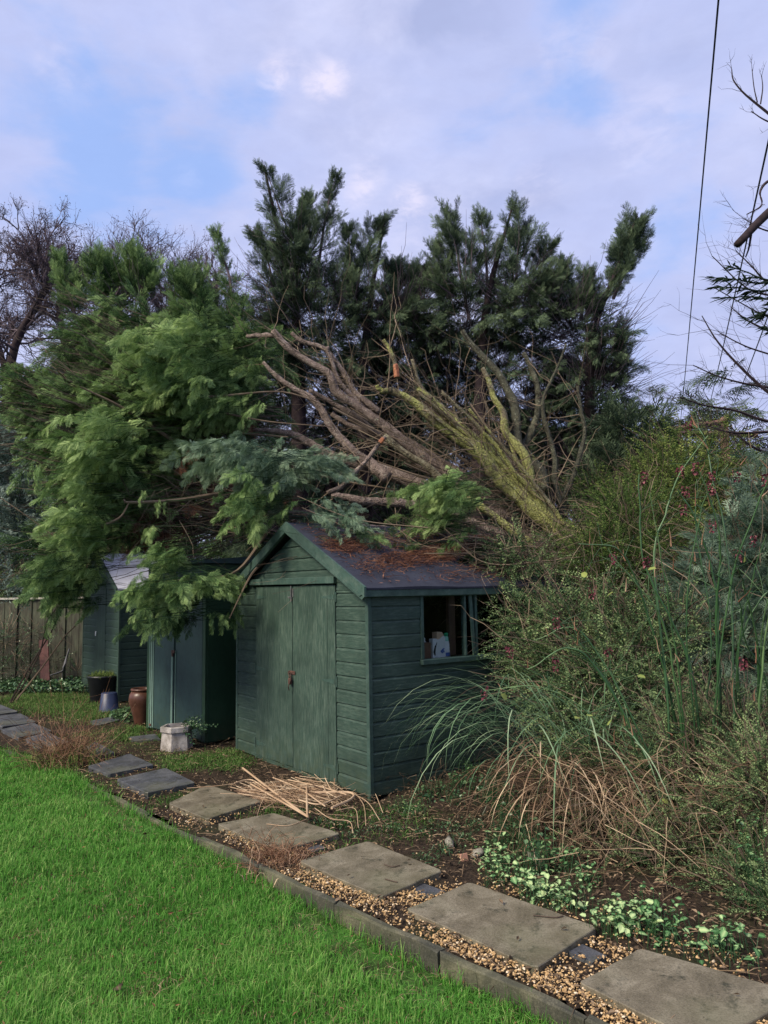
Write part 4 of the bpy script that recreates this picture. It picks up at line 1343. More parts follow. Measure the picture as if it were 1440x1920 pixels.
# ------------------------------------------------------------------ standing conifers behind
def conifer(name, label, trunk, blobs, leaders, N, mat, tone=(.33, .13), ntw=500, size=(.32, .6), group=None, nbare=4, thin=5.0):
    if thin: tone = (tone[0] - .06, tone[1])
    base = gnd(trunk[0][0], 1250)
    b0 = at(trunk[0][0], trunk[0][1], trunk[0][2])
    loc = (b0[0], b0[1], 0)
    o = empty(name, loc)
    tag(o, label, 'tree', group)
    ntw = int(ntw * nbare)
    m = MB(off=loc)
    c = limb_pts([(p[0], p[1], p[2], p[3]) for p in trunk], 24)
    c = np.concatenate([[[b0[0], b0[1], -.1, c[0, 3] * 1.3]], c])
    m.tubes(c[None, :, :3], c[None, :, 3], 9, cap=True)
    m.build('trunk', M_['barkdark'], o, smooth=True)
    m = MB(off=loc); tm = MB(off=loc)
    clad(m, BGL, [(x, y + 22, r_ * .88, z) for x, y, r_, z in blobs], int(N * 1.6), size, (0, 0, .35), .6, (.15, .35), tone, thin=thin)
    # skeleton twigs inside
    P, n = blob_pts(blobs, ntw, .8, (.05, .8))
    k = P[:, 2] > .2
    twigs(tm, P[k], n[k] * [1, 1, .4] + [0, 0, .5], rng.uniform(.3, .9, k.sum()), .007, .05, 5, 3, (.4, .25))
    for ld in leaders:
        lc = curve([[*at(x, y, z), r / F * z] for x, y, z, r in ld], 26)
        tm.tubes(lc[None, :, :3], np.linspace(.030, .003, 26)[None], 5, .5)
        nb = 64
        t = rng.uniform(0, .96, nb)
        ctr = np.column_stack([np.interp(t, np.linspace(0, 1, 26), lc[:, k]) for k in range(3)])
        rr = np.interp(t, np.linspace(0, 1, 26), lc[:, 3])
        az = rng.uniform(0, 6.28, nb)
        dirr = np.column_stack([np.cos(az), np.sin(az), rng.uniform(-.2, .5, nb)])
        P0 = ctr + dirr * (rr * rng.uniform(0, .45, nb))[:, None]
        tang = (lc[-1, :3] - lc[0, :3]); tang /= np.linalg.norm(tang)
        dv = dirr * (.8 - .45 * t)[:, None] + tang * rng.uniform(.5, 1.2, nb)[:, None]
        dv /= np.linalg.norm(dv, axis=1)[:, None]
        sc = rr * rng.uniform(.25, 1.35, nb) + .11
        ix = rng.integers(0, 4, nb)
        for i in range(4):
            s_ = ix == i
            m.inst(BGU[i], euler_mats(np.arctan2(dv[s_, 1], dv[s_, 0]), np.arcsin(np.clip(dv[s_, 2], -1, 1)) - .1, rng.normal(0, .8, s_.sum()), sc[s_]), P0[s_], rng.normal(tone[0] + .05, .12, s_.sum()))
    tm.build('branches', M_['twig_far'], o)
    m.build('crown', mat, o)
    return o


D0 = 11.5
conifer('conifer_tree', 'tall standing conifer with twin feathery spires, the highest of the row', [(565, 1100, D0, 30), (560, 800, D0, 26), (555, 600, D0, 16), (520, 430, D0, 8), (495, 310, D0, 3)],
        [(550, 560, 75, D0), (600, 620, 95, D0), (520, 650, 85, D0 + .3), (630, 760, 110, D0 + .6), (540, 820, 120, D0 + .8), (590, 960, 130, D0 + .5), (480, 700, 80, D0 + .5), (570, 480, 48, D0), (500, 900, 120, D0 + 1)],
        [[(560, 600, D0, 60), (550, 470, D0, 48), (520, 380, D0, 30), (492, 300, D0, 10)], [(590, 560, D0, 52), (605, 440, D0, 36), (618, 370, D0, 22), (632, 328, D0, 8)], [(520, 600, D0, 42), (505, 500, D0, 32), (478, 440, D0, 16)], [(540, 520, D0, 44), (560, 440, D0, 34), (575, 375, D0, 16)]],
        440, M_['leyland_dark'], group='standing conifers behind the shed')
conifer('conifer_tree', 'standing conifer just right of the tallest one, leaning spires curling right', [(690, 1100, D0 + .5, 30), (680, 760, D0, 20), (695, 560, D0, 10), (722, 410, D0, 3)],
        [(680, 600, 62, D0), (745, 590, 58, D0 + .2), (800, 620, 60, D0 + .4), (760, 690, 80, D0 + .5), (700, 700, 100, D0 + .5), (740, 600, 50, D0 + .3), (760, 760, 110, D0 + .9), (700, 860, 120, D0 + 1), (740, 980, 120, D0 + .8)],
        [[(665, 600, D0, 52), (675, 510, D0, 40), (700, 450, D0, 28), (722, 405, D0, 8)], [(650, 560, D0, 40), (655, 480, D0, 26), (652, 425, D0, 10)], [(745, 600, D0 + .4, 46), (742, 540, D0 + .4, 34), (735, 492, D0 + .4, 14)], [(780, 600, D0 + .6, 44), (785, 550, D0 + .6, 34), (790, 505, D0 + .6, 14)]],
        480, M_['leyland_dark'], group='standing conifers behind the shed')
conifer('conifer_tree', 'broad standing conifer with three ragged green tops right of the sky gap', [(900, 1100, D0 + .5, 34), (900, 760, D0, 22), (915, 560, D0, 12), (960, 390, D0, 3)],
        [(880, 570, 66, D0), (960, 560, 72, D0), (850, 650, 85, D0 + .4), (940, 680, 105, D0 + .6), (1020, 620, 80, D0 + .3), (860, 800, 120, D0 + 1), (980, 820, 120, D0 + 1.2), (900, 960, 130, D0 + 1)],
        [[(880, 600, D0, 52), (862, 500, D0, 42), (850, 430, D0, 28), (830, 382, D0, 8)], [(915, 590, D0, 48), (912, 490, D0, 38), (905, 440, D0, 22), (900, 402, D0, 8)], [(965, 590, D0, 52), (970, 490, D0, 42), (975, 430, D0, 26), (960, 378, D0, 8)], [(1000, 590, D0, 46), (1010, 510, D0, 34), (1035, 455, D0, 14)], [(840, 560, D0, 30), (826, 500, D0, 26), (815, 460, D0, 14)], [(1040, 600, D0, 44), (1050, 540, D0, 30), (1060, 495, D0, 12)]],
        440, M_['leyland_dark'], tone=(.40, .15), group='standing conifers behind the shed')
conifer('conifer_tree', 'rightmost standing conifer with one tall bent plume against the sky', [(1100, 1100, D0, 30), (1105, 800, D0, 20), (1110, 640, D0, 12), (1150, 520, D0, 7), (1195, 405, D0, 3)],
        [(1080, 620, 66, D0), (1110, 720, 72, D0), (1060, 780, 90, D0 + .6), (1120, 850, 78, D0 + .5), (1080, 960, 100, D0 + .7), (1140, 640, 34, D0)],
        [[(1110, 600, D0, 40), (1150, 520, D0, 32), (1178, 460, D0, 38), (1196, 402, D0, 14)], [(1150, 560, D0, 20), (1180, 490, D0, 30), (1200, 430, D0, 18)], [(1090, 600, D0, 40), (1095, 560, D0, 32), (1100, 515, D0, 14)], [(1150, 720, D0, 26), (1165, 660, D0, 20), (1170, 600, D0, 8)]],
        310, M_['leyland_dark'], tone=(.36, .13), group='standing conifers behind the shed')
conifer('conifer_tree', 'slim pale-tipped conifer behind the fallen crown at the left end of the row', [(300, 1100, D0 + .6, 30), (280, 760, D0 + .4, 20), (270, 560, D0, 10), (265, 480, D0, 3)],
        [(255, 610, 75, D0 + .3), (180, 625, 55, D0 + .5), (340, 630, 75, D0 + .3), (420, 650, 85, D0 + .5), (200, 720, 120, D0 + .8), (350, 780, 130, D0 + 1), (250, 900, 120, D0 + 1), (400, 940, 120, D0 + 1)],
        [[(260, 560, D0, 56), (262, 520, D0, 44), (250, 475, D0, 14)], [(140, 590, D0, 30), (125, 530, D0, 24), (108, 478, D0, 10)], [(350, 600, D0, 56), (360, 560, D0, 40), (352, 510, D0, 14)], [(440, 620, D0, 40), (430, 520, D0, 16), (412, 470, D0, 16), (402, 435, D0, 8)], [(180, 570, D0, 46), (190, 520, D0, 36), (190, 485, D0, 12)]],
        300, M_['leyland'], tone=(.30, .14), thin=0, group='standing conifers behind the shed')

# ------------------------------------------------------------------ fallen conifer
froot = at(1290, 1290, 8.8)
fallen = empty('fallen_conifer', (froot[0], froot[1], 0))
FOF = (froot[0], froot[1], 0)
tag(fallen, 'uprooted multi-stemmed conifer fallen left across the shed roof, mossy stems fanning out', 'tree')


def cz(u, v): return 480 + u / 2.3226, 560 + v / 2.3226


def L_(pts, d0, d1, w0, w1):
    n = len(pts)
    return [(*cz(*p), d0 + (d1 - d0) * i / (n - 1), (w0 + (w1 - w0) * i / (n - 1)) / 2.3226) for i, p in enumerate(pts)]


limbs = [
    (L_([(76, 138), (140, 215), (230, 280), (320, 330), (350, 400), (430, 460), (520, 530), (600, 590), (700, 660), (790, 730), (870, 800), (980, 880), (1100, 960)], 8.2, 8.4, 26, 50), 'bark', .2),
    (L_([(588, 398), (650, 430), (720, 480), (790, 535), (860, 590), (940, 650), (1010, 720), (1080, 800), (1160, 870), (1230, 940), (1330, 1030), (1450, 1120)], 8.0, 8.3, 28, 78), 'moss', (.5, .55, .65)),
    (L_([(700, 390), (760, 440), (820, 500), (900, 570), (980, 650), (1060, 740), (1140, 820), (1220, 900), (1300, 980), (1420, 1080)], 8.15, 8.4, 26, 70), 'moss', (.5, .6, .7)),
    (L_([(680, 265), (700, 340), (725, 410), (760, 440)], 8.2, 8.15, 12, 26), 'moss', .3),
    (L_([(524, 380), (552, 402), (590, 400)], 7.95, 8.0, 16, 26), 'moss', .5),
    (L_([(555, 178), (585, 225), (605, 280), (616, 345)], 8.0, 8.0, 13, 24), 'moss', .45),
    (L_([(560, 600), (650, 670), (730, 720), (800, 780), (880, 840), (960, 900), (1040, 950), (1120, 1010), (1210, 1080)], 7.9, 8.0, 26, 34), 'moss', (.3, .45, .6)),
    (L_([(30, 275), (80, 330), (160, 390), (250, 440), (320, 550), (380, 620), (440, 680), (500, 720), (580, 790)], 8.3, 8.2, 14, 50), 'bark', .3),
    (L_([(562, 600), (520, 655), (465, 720), (400, 790), (350, 830), (312, 848)], 7.6, 7.5, 14, 22), 'bark', .1),
    (L_([(-60, 575), (0, 572), (80, 577), (170, 600), (240, 630), (330, 690), (430, 720), (600, 760), (760, 830)], 8.5, 8.4, 12, 60), 'bark', .2),
    (L_([(330, 860), (420, 872), (520, 885), (620, 890), (740, 905), (900, 960), (1100, 1040)], 7.9, 8.1, 30, 44), 'bark', .45),
    (L_([(110, 935), (220, 940), (300, 970), (400, 985), (500, 1010), (600, 1030), (720, 1050), (850, 1052), (1000, 1080), (1200, 1130)], 7.1, 7.8, 36, 64), 'bark', .6),
    (L_([(900, 138), (940, 200), (1000, 270), (1060, 330), (1100, 400), (1125, 480), (1135, 580), (1150, 650), (1195, 700), (1235, 760), (1250, 840)], 8.9, 8.5, 20, 50), 'bark_grey', (.3, .5, .8)),
    (L_([(985, 305), (1020, 370), (1040, 440), (1075, 500), (1085, 570), (1120, 620), (1160, 680), (1195, 760), (1200, 840)], 8.6, 8.5, 18, 44), 'moss', (.4, .5, .6)),
    (L_([(1165, 235), (1200, 310), (1225, 370), (1228, 450), (1220, 530), (1190, 600), (1160, 660), (1175, 760)], 8.9, 8.7, 18, 36), 'bark_grey', .5),
    (L_([(1350, 200), (1320, 280), (1280, 370), (1250, 440), (1250, 500), (1275, 590), (1298, 690), (1300, 800), (1330, 900)], 8.7, 8.6, 8, 24), 'bark_grey', .5),
    (L_([(1400, 380), (1415, 480), (1430, 580), (1415, 670), (1385, 760), (1340, 880), (1330, 960)], 9.0, 8.8, 12, 24), 'bark_grey', .5),
    (L_([(925, 480), (1000, 560), (1080, 650), (1160, 740), (1230, 830), (1300, 920), (1345, 985)], 8.0, 8.1, 10, 18), 'moss', .45),
    (L_([(155, 148), (210, 190), (290, 215), (340, 260), (370, 310), (410, 370), (450, 425), (540, 500)], 8.4, 8.4, 16, 26), 'bark', .15),
    (L_([(310, 210), (322, 250), (350, 330), (400, 410), (470, 470)], 8.3, 8.4, 14, 22), 'bark', .4),
    (L_([(330, 500), (420, 560), (540, 590), (640, 620), (760, 680), (900, 770), (1040, 880)], 8.6, 8.5, 18, 40), 'bark', .2),
    (L_([(230, 400), (330, 450), (440, 520), (560, 610), (700, 700), (840, 800)], 8.5, 8.5, 14, 36), 'bark', .35),
    (L_([(980, 590), (1030, 660), (1100, 750), (1180, 850), (1260, 950), (1340, 1040)], 8.25, 8.4, 20, 46), 'moss', .75),
    (L_([(860, 470), (875, 520), (900, 570), (950, 620)], 8.2, 8.2, 8, 18), 'moss', .4),
    (L_([(-40, 165), (20, 160), (80, 160)], 8.5, 8.3, 16, 20), 'bark', .1),
    (L_([(690, 400), (720, 450), (800, 540), (880, 610), (980, 700)], 8.35, 8.4, 12, 28), 'moss', .35),
    (L_([(1080, 560), (1105, 620), (1130, 700), (1190, 800), (1260, 900)], 8.6, 8.5, 10, 26), 'moss', .6),
    (L_([(640, 660), (760, 760), (900, 860), (1060, 960), (1220, 1060)], 8.4, 8.4, 14, 40), 'bark', .5),
]
for i in range(12):
    du, dv = rng.uniform(-40, 90), rng.uniform(-70, 30)
    f0 = rng.uniform(0, .35)
    pp = np.array([(640, 400), (760, 490), (880, 590), (1000, 690), (1120, 810), (1240, 930), (1340, 1030)], float)
    pp = curve(pp, 9)[int(f0 * 9):]
    cv_ = np.linspace(1, 0, len(pp))
    pp = pp + np.column_stack([cv_ * du + rng.normal(0, 6, len(pp)), cv_ * dv + rng.normal(0, 6, len(pp))])
    limbs.append((L_([tuple(p) for p in pp], 8.0 + rng.uniform(-.1, .45), 8.3, rng.uniform(6, 12), rng.uniform(18, 30)), 'moss', (.35, .6, .75)))
LP = []
for px, mt, tn in limbs:
    o, c = limb('limb', px, M_[mt], fallen, list(tn) if isinstance(tn, tuple) else tn, off=FOF)
    LP.append(c)
# trunk base and root plate behind the shrubs
limb('trunk', [(1075, 1010, 8.4, 40), (1110, 1060, 8.45, 100), (1180, 1150, 8.6, 140), (1290, 1270, 8.8, 160)], M_['moss'], fallen, .5, sides=14, off=FOF)
# broken red ends
m = MB(off=FOF)
for (u, v, d, r, dx, dy) in ((608, 292, 7.99, 11, 6, 50), (554, 610, 7.58, 8.5, -14, 18)):
    a, b2 = at(*cz(u, v), d), at(*cz(u + dx, v + dy), d)
    m.tubes(np.stack([a + (a - b2) * .15, a, b2])[None], np.array([[.75, 1.2, 1.26]]) * r / 2.3226 / F * d, 7, cap=True)
m.build('torn_wood', M_['heart'], fallen)
# root plate
m = MB(off=FOF)
N = 60
a = rng.uniform(0, 6.28, N)
rc = at(1300, 1280, 8.85)
twigs(m, np.repeat(rc[None], N, 0), np.column_stack([.3 + .2 * np.cos(a), rng.normal(0, .8, N), np.sin(a)]), rng.uniform(.4, .9, N), .03, -.1, 6, 5, (.4, .2), .12)
m.build('roots', M_['twig'], fallen)
# twigs springing from limbs
m = MB(off=FOF)
for c, (px, mt, tn) in zip(LP, limbs):
    n = len(c)
    L = np.linalg.norm(c[-1, :3] - c[0, :3])
    k = int(7 + L * 9)
    t = rng.integers(0, n, k)
    P0 = c[t, :3]
    d = rng.normal(0, 1, (k, 3)); d[:, 2] += .35; d[:, 0] -= .8
    twigs(m, P0, d, np.abs(rng.normal(.45, .3, k)) + .12, rng.uniform(.002, .0065, k), rng.choice([-.25, .1, .3]), 7, 4, (.72, .25), .05)
# long straight poles lying within the bundle
N = 55
s = rng.random(N)
pxs = [(*cz(a, b2), d) for a, b2, d in zip(rng.uniform(250, 1000, N), rng.uniform(450, 850, N), rng.uniform(7.9, 8.8, N))]
P0 = np.array([at(*p) for p in pxs])
dirw = at(*cz(1320, 1000), 8.4) - P0
twigs(m, P0, dirw, np.linalg.norm(dirw, axis=1) * rng.uniform(.3, .9, N), rng.uniform(.004, .014, N), .03, 9, 5, (.62, .22), .012)
# long sagging whips over the roof
for a, b2, c_ in (((300, 880), (560, 1080), (830, 1110)), ((480, 1010), (620, 1100), (960, 1110)), ((560, 960), (760, 1090), (1050, 1140)), ((640, 1010), (900, 1130), (1250, 1240)), ((700, 940), (960, 1060), (1180, 1200)), ((180, 860), (430, 960), (760, 1000)), ((430, 1080), (600, 1190), (860, 1175)), ((760, 1150), (1010, 1190), (1220, 1120)),
                  ((820, 1000), (1000, 1150), (1300, 1140)), ((640, 1060), (780, 1160), (1000, 1180)), ((0, 640), (140, 700), (300, 760)), ((200, 910), (420, 1010), (600, 1110)), ((520, 1060), (700, 1210), (980, 1260)), ((600, 1130), (820, 1230), (1100, 1270)), ((330, 1010), (520, 1120), (700, 1150)), ((420, 1040), (560, 1160), (820, 1200)), ((360, 960), (470, 1090), (640, 1160)), ((560, 1020), (690, 1120), (900, 1130)), ((500, 1130), (700, 1180), (1000, 1150))):
    dd = rng.uniform(6.7, 7.3)
    q = curve([at(*cz(*a), dd), at(*cz(*b2), dd - .1), at(*cz(*c_), dd)], 20)
    m.tubes(q[None], np.linspace(.0035, .0065, 20)[None], 4, .72)
    k = 6
    ii = rng.integers(3, 18, k)
    twigs(m, q[ii], rng.normal(0, 1, (k, 3)) + [-.8, 0, -.2], rng.uniform(.1, .35, k), .002, -.1, 5, 3, (.7, .2), .06)
m.build('side_twigs', M_['twig'], fallen)
m = MB(off=FOF)
N = 330
P0 = np.array([at(x, y, z) for x, y, z in zip(rng.uniform(680, 1080, N), rng.uniform(1000, 1090, N), rng.uniform(6.7, 7.6, N))])
P0[:, 2] = np.maximum(P0[:, 2], 1.72)
twigs(m, P0, np.column_stack([rng.normal(-1, .6, N), rng.normal(0, .35, N), rng.normal(.1, .25, N)]), rng.uniform(.3, 1.1, N), rng.uniform(.0018, .005, N), -.08, 9, 4, (.6, .25), .05)
m.build('roof_twigs', M_['twig'], fallen)
# reddish inner twigs of the crown
CROWN = [(200, 655, 58, 9.0), (260, 680, 76, 8.8), (350, 660, 72, 8.9), (120, 745, 52, 8.6), (180, 790, 92, 8.3), (290, 770, 95, 8.3), (405, 730, 75, 8.6), (440, 660, 55, 9.2), (190, 870, 66, 8.0), (265, 890, 66, 8.2), (195, 975, 42, 8.0), (140, 1050, 38, 8.0), (350, 850, 62, 8.6), (230, 600, 36, 9.4), (400, 620, 40, 9.4), (60, 715, 34, 8.6), (100, 800, 46, 8.4)]
m = MB(off=FOF)
P, n = blob_pts(CROWN + [(420, 840, 110, 8.9), (480, 760, 90, 9.2), (350, 980, 110, 8.6), (430, 960, 90, 8.4), (330, 940, 100, 8.8)], 1500, .8, (.02, .85))
twigs(m, P, n * [.5, .6, .4] + [-.9, -.25, .05], rng.uniform(.4, 1.1, len(P)), rng.uniform(.002, .008, len(P)), .1, 6, 3, (.38, .2), .05)
# bare grey hanging twigs under the crown near the cabinet
N = 150
P0 = np.array([at(x, y, z) for x, y, z in zip(rng.uniform(240, 460, N), rng.uniform(900, 1010, N), rng.uniform(7.4, 8.6, N))])
twigs(m, P0, np.column_stack([rng.normal(-.6, .7, N), rng.normal(0, .4, N), rng.normal(-.1, .5, N)]), rng.uniform(.3, .9, N), rng.uniform(.002, .005, N), -.1, 7, 4, (.6, .2), .06)
for pts, w in (([(232, 937, 7.3), (245, 942, 7.3), (330, 938, 7.35), (415, 925, 7.4)], 9), ([(242, 943, 7.3), (225, 970, 7.25), (190, 988, 7.2)], 7), ([(150, 725, 7.6), (230, 765, 7.8), (330, 830, 8.2)], 9), ([(430, 1160, 6.9), (470, 1080, 7.0), (500, 1050, 7.2)], 6), ([(270, 1090, 7.2), (380, 1085, 7.1), (445, 1070, 7.1), (500, 1000, 7.2)], 7), ([(540, 820, 8.2), (430, 808, 8.3), (340, 780, 8.4)], 10), ([(610, 760, 8.0), (530, 735, 8.0), (420, 742, 8.0), (330, 748, 8.0)], 6), ([(620, 800, 8.0), (500, 790, 8.0), (400, 770, 8.0)], 5)):
    q = curve([[*at(*p)] for p in pts], 16)
    m.tubes(q[None], np.linspace(w * .35, w, 16)[None] / 2 / F * 7.5, 6, .62)
m.build('inner_twigs', M_['twig'], fallen)
# crown foliage
m = MB(off=FOF)
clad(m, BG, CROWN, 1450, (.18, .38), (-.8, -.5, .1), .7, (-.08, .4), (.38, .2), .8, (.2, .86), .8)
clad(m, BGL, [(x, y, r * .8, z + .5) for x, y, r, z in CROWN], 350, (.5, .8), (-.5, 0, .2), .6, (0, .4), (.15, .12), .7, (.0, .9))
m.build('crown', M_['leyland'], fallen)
m = MB(off=FOF)
clad(m, BGL, [(330, 880, 90, 8.5), (430, 850, 80, 8.7), (300, 960, 70, 8.2), (440, 720, 70, 8.8), (250, 780, 90, 8.6), (520, 900, 60, 8.2)], 70, (.2, .4), (-.8, -.3, -.3), .7, (-.4, .4), (.3, .2), .8, (.1, .9))
m.build('dead_sprays', M_['needle'], fallen)


def hang(px, py, Y, n, mat, rx, ry, az=math.pi, pit=-.2, size=(.3, .5), tone=.5, spread=.5, rz=.25):
    """a foreground bough: fronds clustered about a branch end"""
    m = MB(off=FOF)
    c = at(px, py, Y)
    n = int(n * 1.8); size = (size[0] * .68, size[1] * .76)
    s_ = Y / F
    off = np.column_stack([rng.normal(0, rx * s_ * .5, n), rng.normal(0, rz, n), rng.normal(0, ry * s_ * .5, n)])
    P = c + off
    sc = rng.uniform(*size, n)
    azs = az + rng.normal(0, spread, n)
    ix = rng.integers(0, 5, n)
    for i in range(5):
        k = ix == i
        if k.sum(): m.inst(BG[i], euler_mats(azs[k], pit + rng.normal(0, .3, k.sum()), rng.normal(0, .5, k.sum()), sc[k]), P[k], rng.normal(tone, .12, k.sum()))
    twigs(m, P, np.column_stack([-np.cos(azs), -np.sin(azs), np.full(n, .1)]), rng.uniform(.2, .5, n), .004, 0, 4, 3, (-.1, .05))
    m.build('bough', mat, fallen)


B_, Br, Bb = M_['leyland'], M_['leyland_bright'], M_['leyland_blue']
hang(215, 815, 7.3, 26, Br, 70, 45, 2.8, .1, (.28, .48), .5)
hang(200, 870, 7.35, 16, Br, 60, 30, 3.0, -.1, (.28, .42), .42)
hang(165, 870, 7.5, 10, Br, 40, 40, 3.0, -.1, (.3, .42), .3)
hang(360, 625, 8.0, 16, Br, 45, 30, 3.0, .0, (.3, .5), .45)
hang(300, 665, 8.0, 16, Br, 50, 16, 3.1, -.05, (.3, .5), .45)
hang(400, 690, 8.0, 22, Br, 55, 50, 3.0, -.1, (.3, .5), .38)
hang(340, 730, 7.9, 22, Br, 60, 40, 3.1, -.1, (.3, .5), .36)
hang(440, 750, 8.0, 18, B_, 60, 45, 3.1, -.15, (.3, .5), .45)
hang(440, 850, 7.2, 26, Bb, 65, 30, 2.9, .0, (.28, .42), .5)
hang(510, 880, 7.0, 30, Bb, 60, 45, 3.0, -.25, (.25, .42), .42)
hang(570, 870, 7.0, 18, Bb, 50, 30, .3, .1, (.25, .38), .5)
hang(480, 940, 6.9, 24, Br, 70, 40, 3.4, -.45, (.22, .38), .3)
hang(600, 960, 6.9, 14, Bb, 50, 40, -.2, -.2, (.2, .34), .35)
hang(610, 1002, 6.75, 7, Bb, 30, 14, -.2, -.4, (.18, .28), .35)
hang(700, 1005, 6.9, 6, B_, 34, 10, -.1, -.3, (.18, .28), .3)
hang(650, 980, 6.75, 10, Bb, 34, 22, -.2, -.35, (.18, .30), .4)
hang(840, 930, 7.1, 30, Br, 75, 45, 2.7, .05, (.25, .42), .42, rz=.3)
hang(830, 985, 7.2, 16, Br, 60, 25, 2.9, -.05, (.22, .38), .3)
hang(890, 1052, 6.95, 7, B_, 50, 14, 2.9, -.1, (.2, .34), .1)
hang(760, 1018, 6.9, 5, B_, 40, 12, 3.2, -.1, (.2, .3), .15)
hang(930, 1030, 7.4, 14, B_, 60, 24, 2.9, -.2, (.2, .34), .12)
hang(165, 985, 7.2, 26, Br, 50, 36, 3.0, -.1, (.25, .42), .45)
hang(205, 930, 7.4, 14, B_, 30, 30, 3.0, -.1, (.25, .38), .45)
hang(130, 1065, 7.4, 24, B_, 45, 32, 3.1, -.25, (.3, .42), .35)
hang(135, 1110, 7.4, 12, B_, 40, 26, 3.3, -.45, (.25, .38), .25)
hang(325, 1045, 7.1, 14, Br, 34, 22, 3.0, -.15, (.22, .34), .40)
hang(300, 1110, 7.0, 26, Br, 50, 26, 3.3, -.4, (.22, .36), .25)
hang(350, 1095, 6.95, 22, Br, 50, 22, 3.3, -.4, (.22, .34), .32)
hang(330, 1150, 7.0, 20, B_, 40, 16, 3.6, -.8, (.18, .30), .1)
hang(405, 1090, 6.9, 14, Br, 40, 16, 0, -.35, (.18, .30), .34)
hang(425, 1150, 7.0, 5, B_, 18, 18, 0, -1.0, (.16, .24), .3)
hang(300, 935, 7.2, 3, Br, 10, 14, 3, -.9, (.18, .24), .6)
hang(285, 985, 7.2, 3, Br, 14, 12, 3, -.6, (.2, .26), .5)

# ------------------------------------------------------------------ bare trees behind, left
def bare_tree(name, label, base, ctrl, reach, lev, N1, r0, tone=.4, seed=3, up=.35, leaf=True, group=None, spread=.9):
    """trunk through ctrl points; children grown in vectorised generations"""
    loc = (base[0], base[1], 0)
    o = empty(name, loc)
    tag(o, label, 'tree', group)
    m = MB(off=loc)
    tr = curve(np.array([[*c] for c in ctrl]), 20)
    m.tubes(tr[None], np.linspace(r0, r0 * .35, 20)[None], 8, .4)
    m.build('trunk', M_['barkdark'], o, smooth=True)
    m = MB(off=loc)
    t = rng.uniform(.34, 1, N1)
    P0 = np.column_stack([np.interp(t, np.linspace(0, 1, 20), tr[:, k]) for k in range(3)])
    D = rng.normal(0, 1, (N1, 3)); D[:, 2] = np.abs(D[:, 2]) * .5 + up
    L = reach * rng.uniform(.6, 1.1, N1)
    rad = r0 * .26
    for g_ in range(lev):
        P = twigs(m, P0, D, L, rad, .12, 7, 5 if g_ < 1 else 3, (tone, .15), .085)
        if g_ == lev - 1: break
        nc = (6, 6, 5, 4)[min(g_, 3)]
        k = len(P)
        ii = np.repeat(np.arange(k), nc)
        jj = rng.integers(2, 7, len(ii))
        P0 = P[ii, jj]
        dd = P[ii, np.minimum(jj, 6)] - P[ii, jj - 1]
        dd /= np.linalg.norm(dd, axis=1)[:, None] + 1e-9
        D = dd + rng.normal(0, spread * .62, dd.shape) + [0, 0, .12]
        L = np.repeat(L, nc) * rng.uniform(.38, .68, len(ii))
        rad = rad * .5
        rad = max(rad, .0045)
    m.build('branches', M_['twig_far'], o)
    if leaf:
        m = MB(off=loc)
        tips = P[:, 6][rng.random(len(P)) < .55]
        scatter_flat(m, tips, rng.uniform(.03, .07, len(tips)), rng.normal(.4, .15, len(tips)), tpl=leaf_tpl(.4), tilt=1.0)
        m.build('seed_tufts', M_['twig_far'], o)
    return o


D1 = 17
bare_tree('bare_tree', 'tall dark bare tree at the left border with a forked trunk', gnd(0, 1260), [at(20, 1150, D1), at(18, 800, D1), at(25, 660, D1), at(70, 570, D1), at(90, 530, D1), at(80, 490, D1)], 1.0, 4, 34, .13, seed=1, group='bare trees behind the conifers')
bare_tree('bare_tree', 'dark bare tree between the border tree and the fallen crown, twiggy top', gnd(0, 1260), [at(130, 1100, D1 + 2), at(125, 700, D1 + 2), at(110, 580, D1 + 2), at(125, 540, D1 + 2)], 1.15, 4, 24, .13, seed=2, group='bare trees behind the conifers')
bare_tree('bare_tree', 'rounded bare tree with purple-brown twigs above the fallen crown', gnd(0, 1260), [at(235, 1100, D1 + 3), at(230, 700, D1 + 3), at(225, 600, D1 + 3), at(230, 545, D1 + 3)], 1.3, 4, 26, .13, seed=2, group='bare trees behind the conifers')
bare_tree('bare_tree', 'bare twiggy tree left of the sparse conifer wisp', gnd(0, 1260), [at(330, 1100, D1 + 3), at(335, 700, D1 + 3), at(325, 600, D1 + 3), at(320, 545, D1 + 3)], 1.25, 4, 26, .13, seed=4, group='bare trees behind the conifers')
bare_tree('bare_tree', 'low bare tree seen in the gap left of the tallest conifer', gnd(0, 1260), [at(410, 1100, D1 + 4), at(410, 700, D1 + 4), at(405, 560, D1 + 4), at(410, 520, D1 + 4)], 1.0, 4, 10, .1, seed=4, group='bare trees behind the conifers')

# ------------------------------------------------------------------ shrubs
bare_tree('bare_tree', 'bare tree stem leaning out of the left border, its twigs crossing the forked one', gnd(0, 1260), [at(-20, 1150, D1 + 1), at(10, 760, D1 + 1), at(-5, 640, D1 + 1), at(-30, 580, D1 + 1), at(-20, 520, D1 + 1)], .9, 4, 24, .1, group='bare trees behind the conifers')
TWS = [twig_tpl(22, 1, .55, .085, .25, .005) for _ in range(4)]
TWL = [twig_tpl(16, 1, .30, .20, .25, .006) for _ in range(4)]
TWB = [twig_tpl(12, 1, .7, .20, .3, .006) for _ in range(3)]


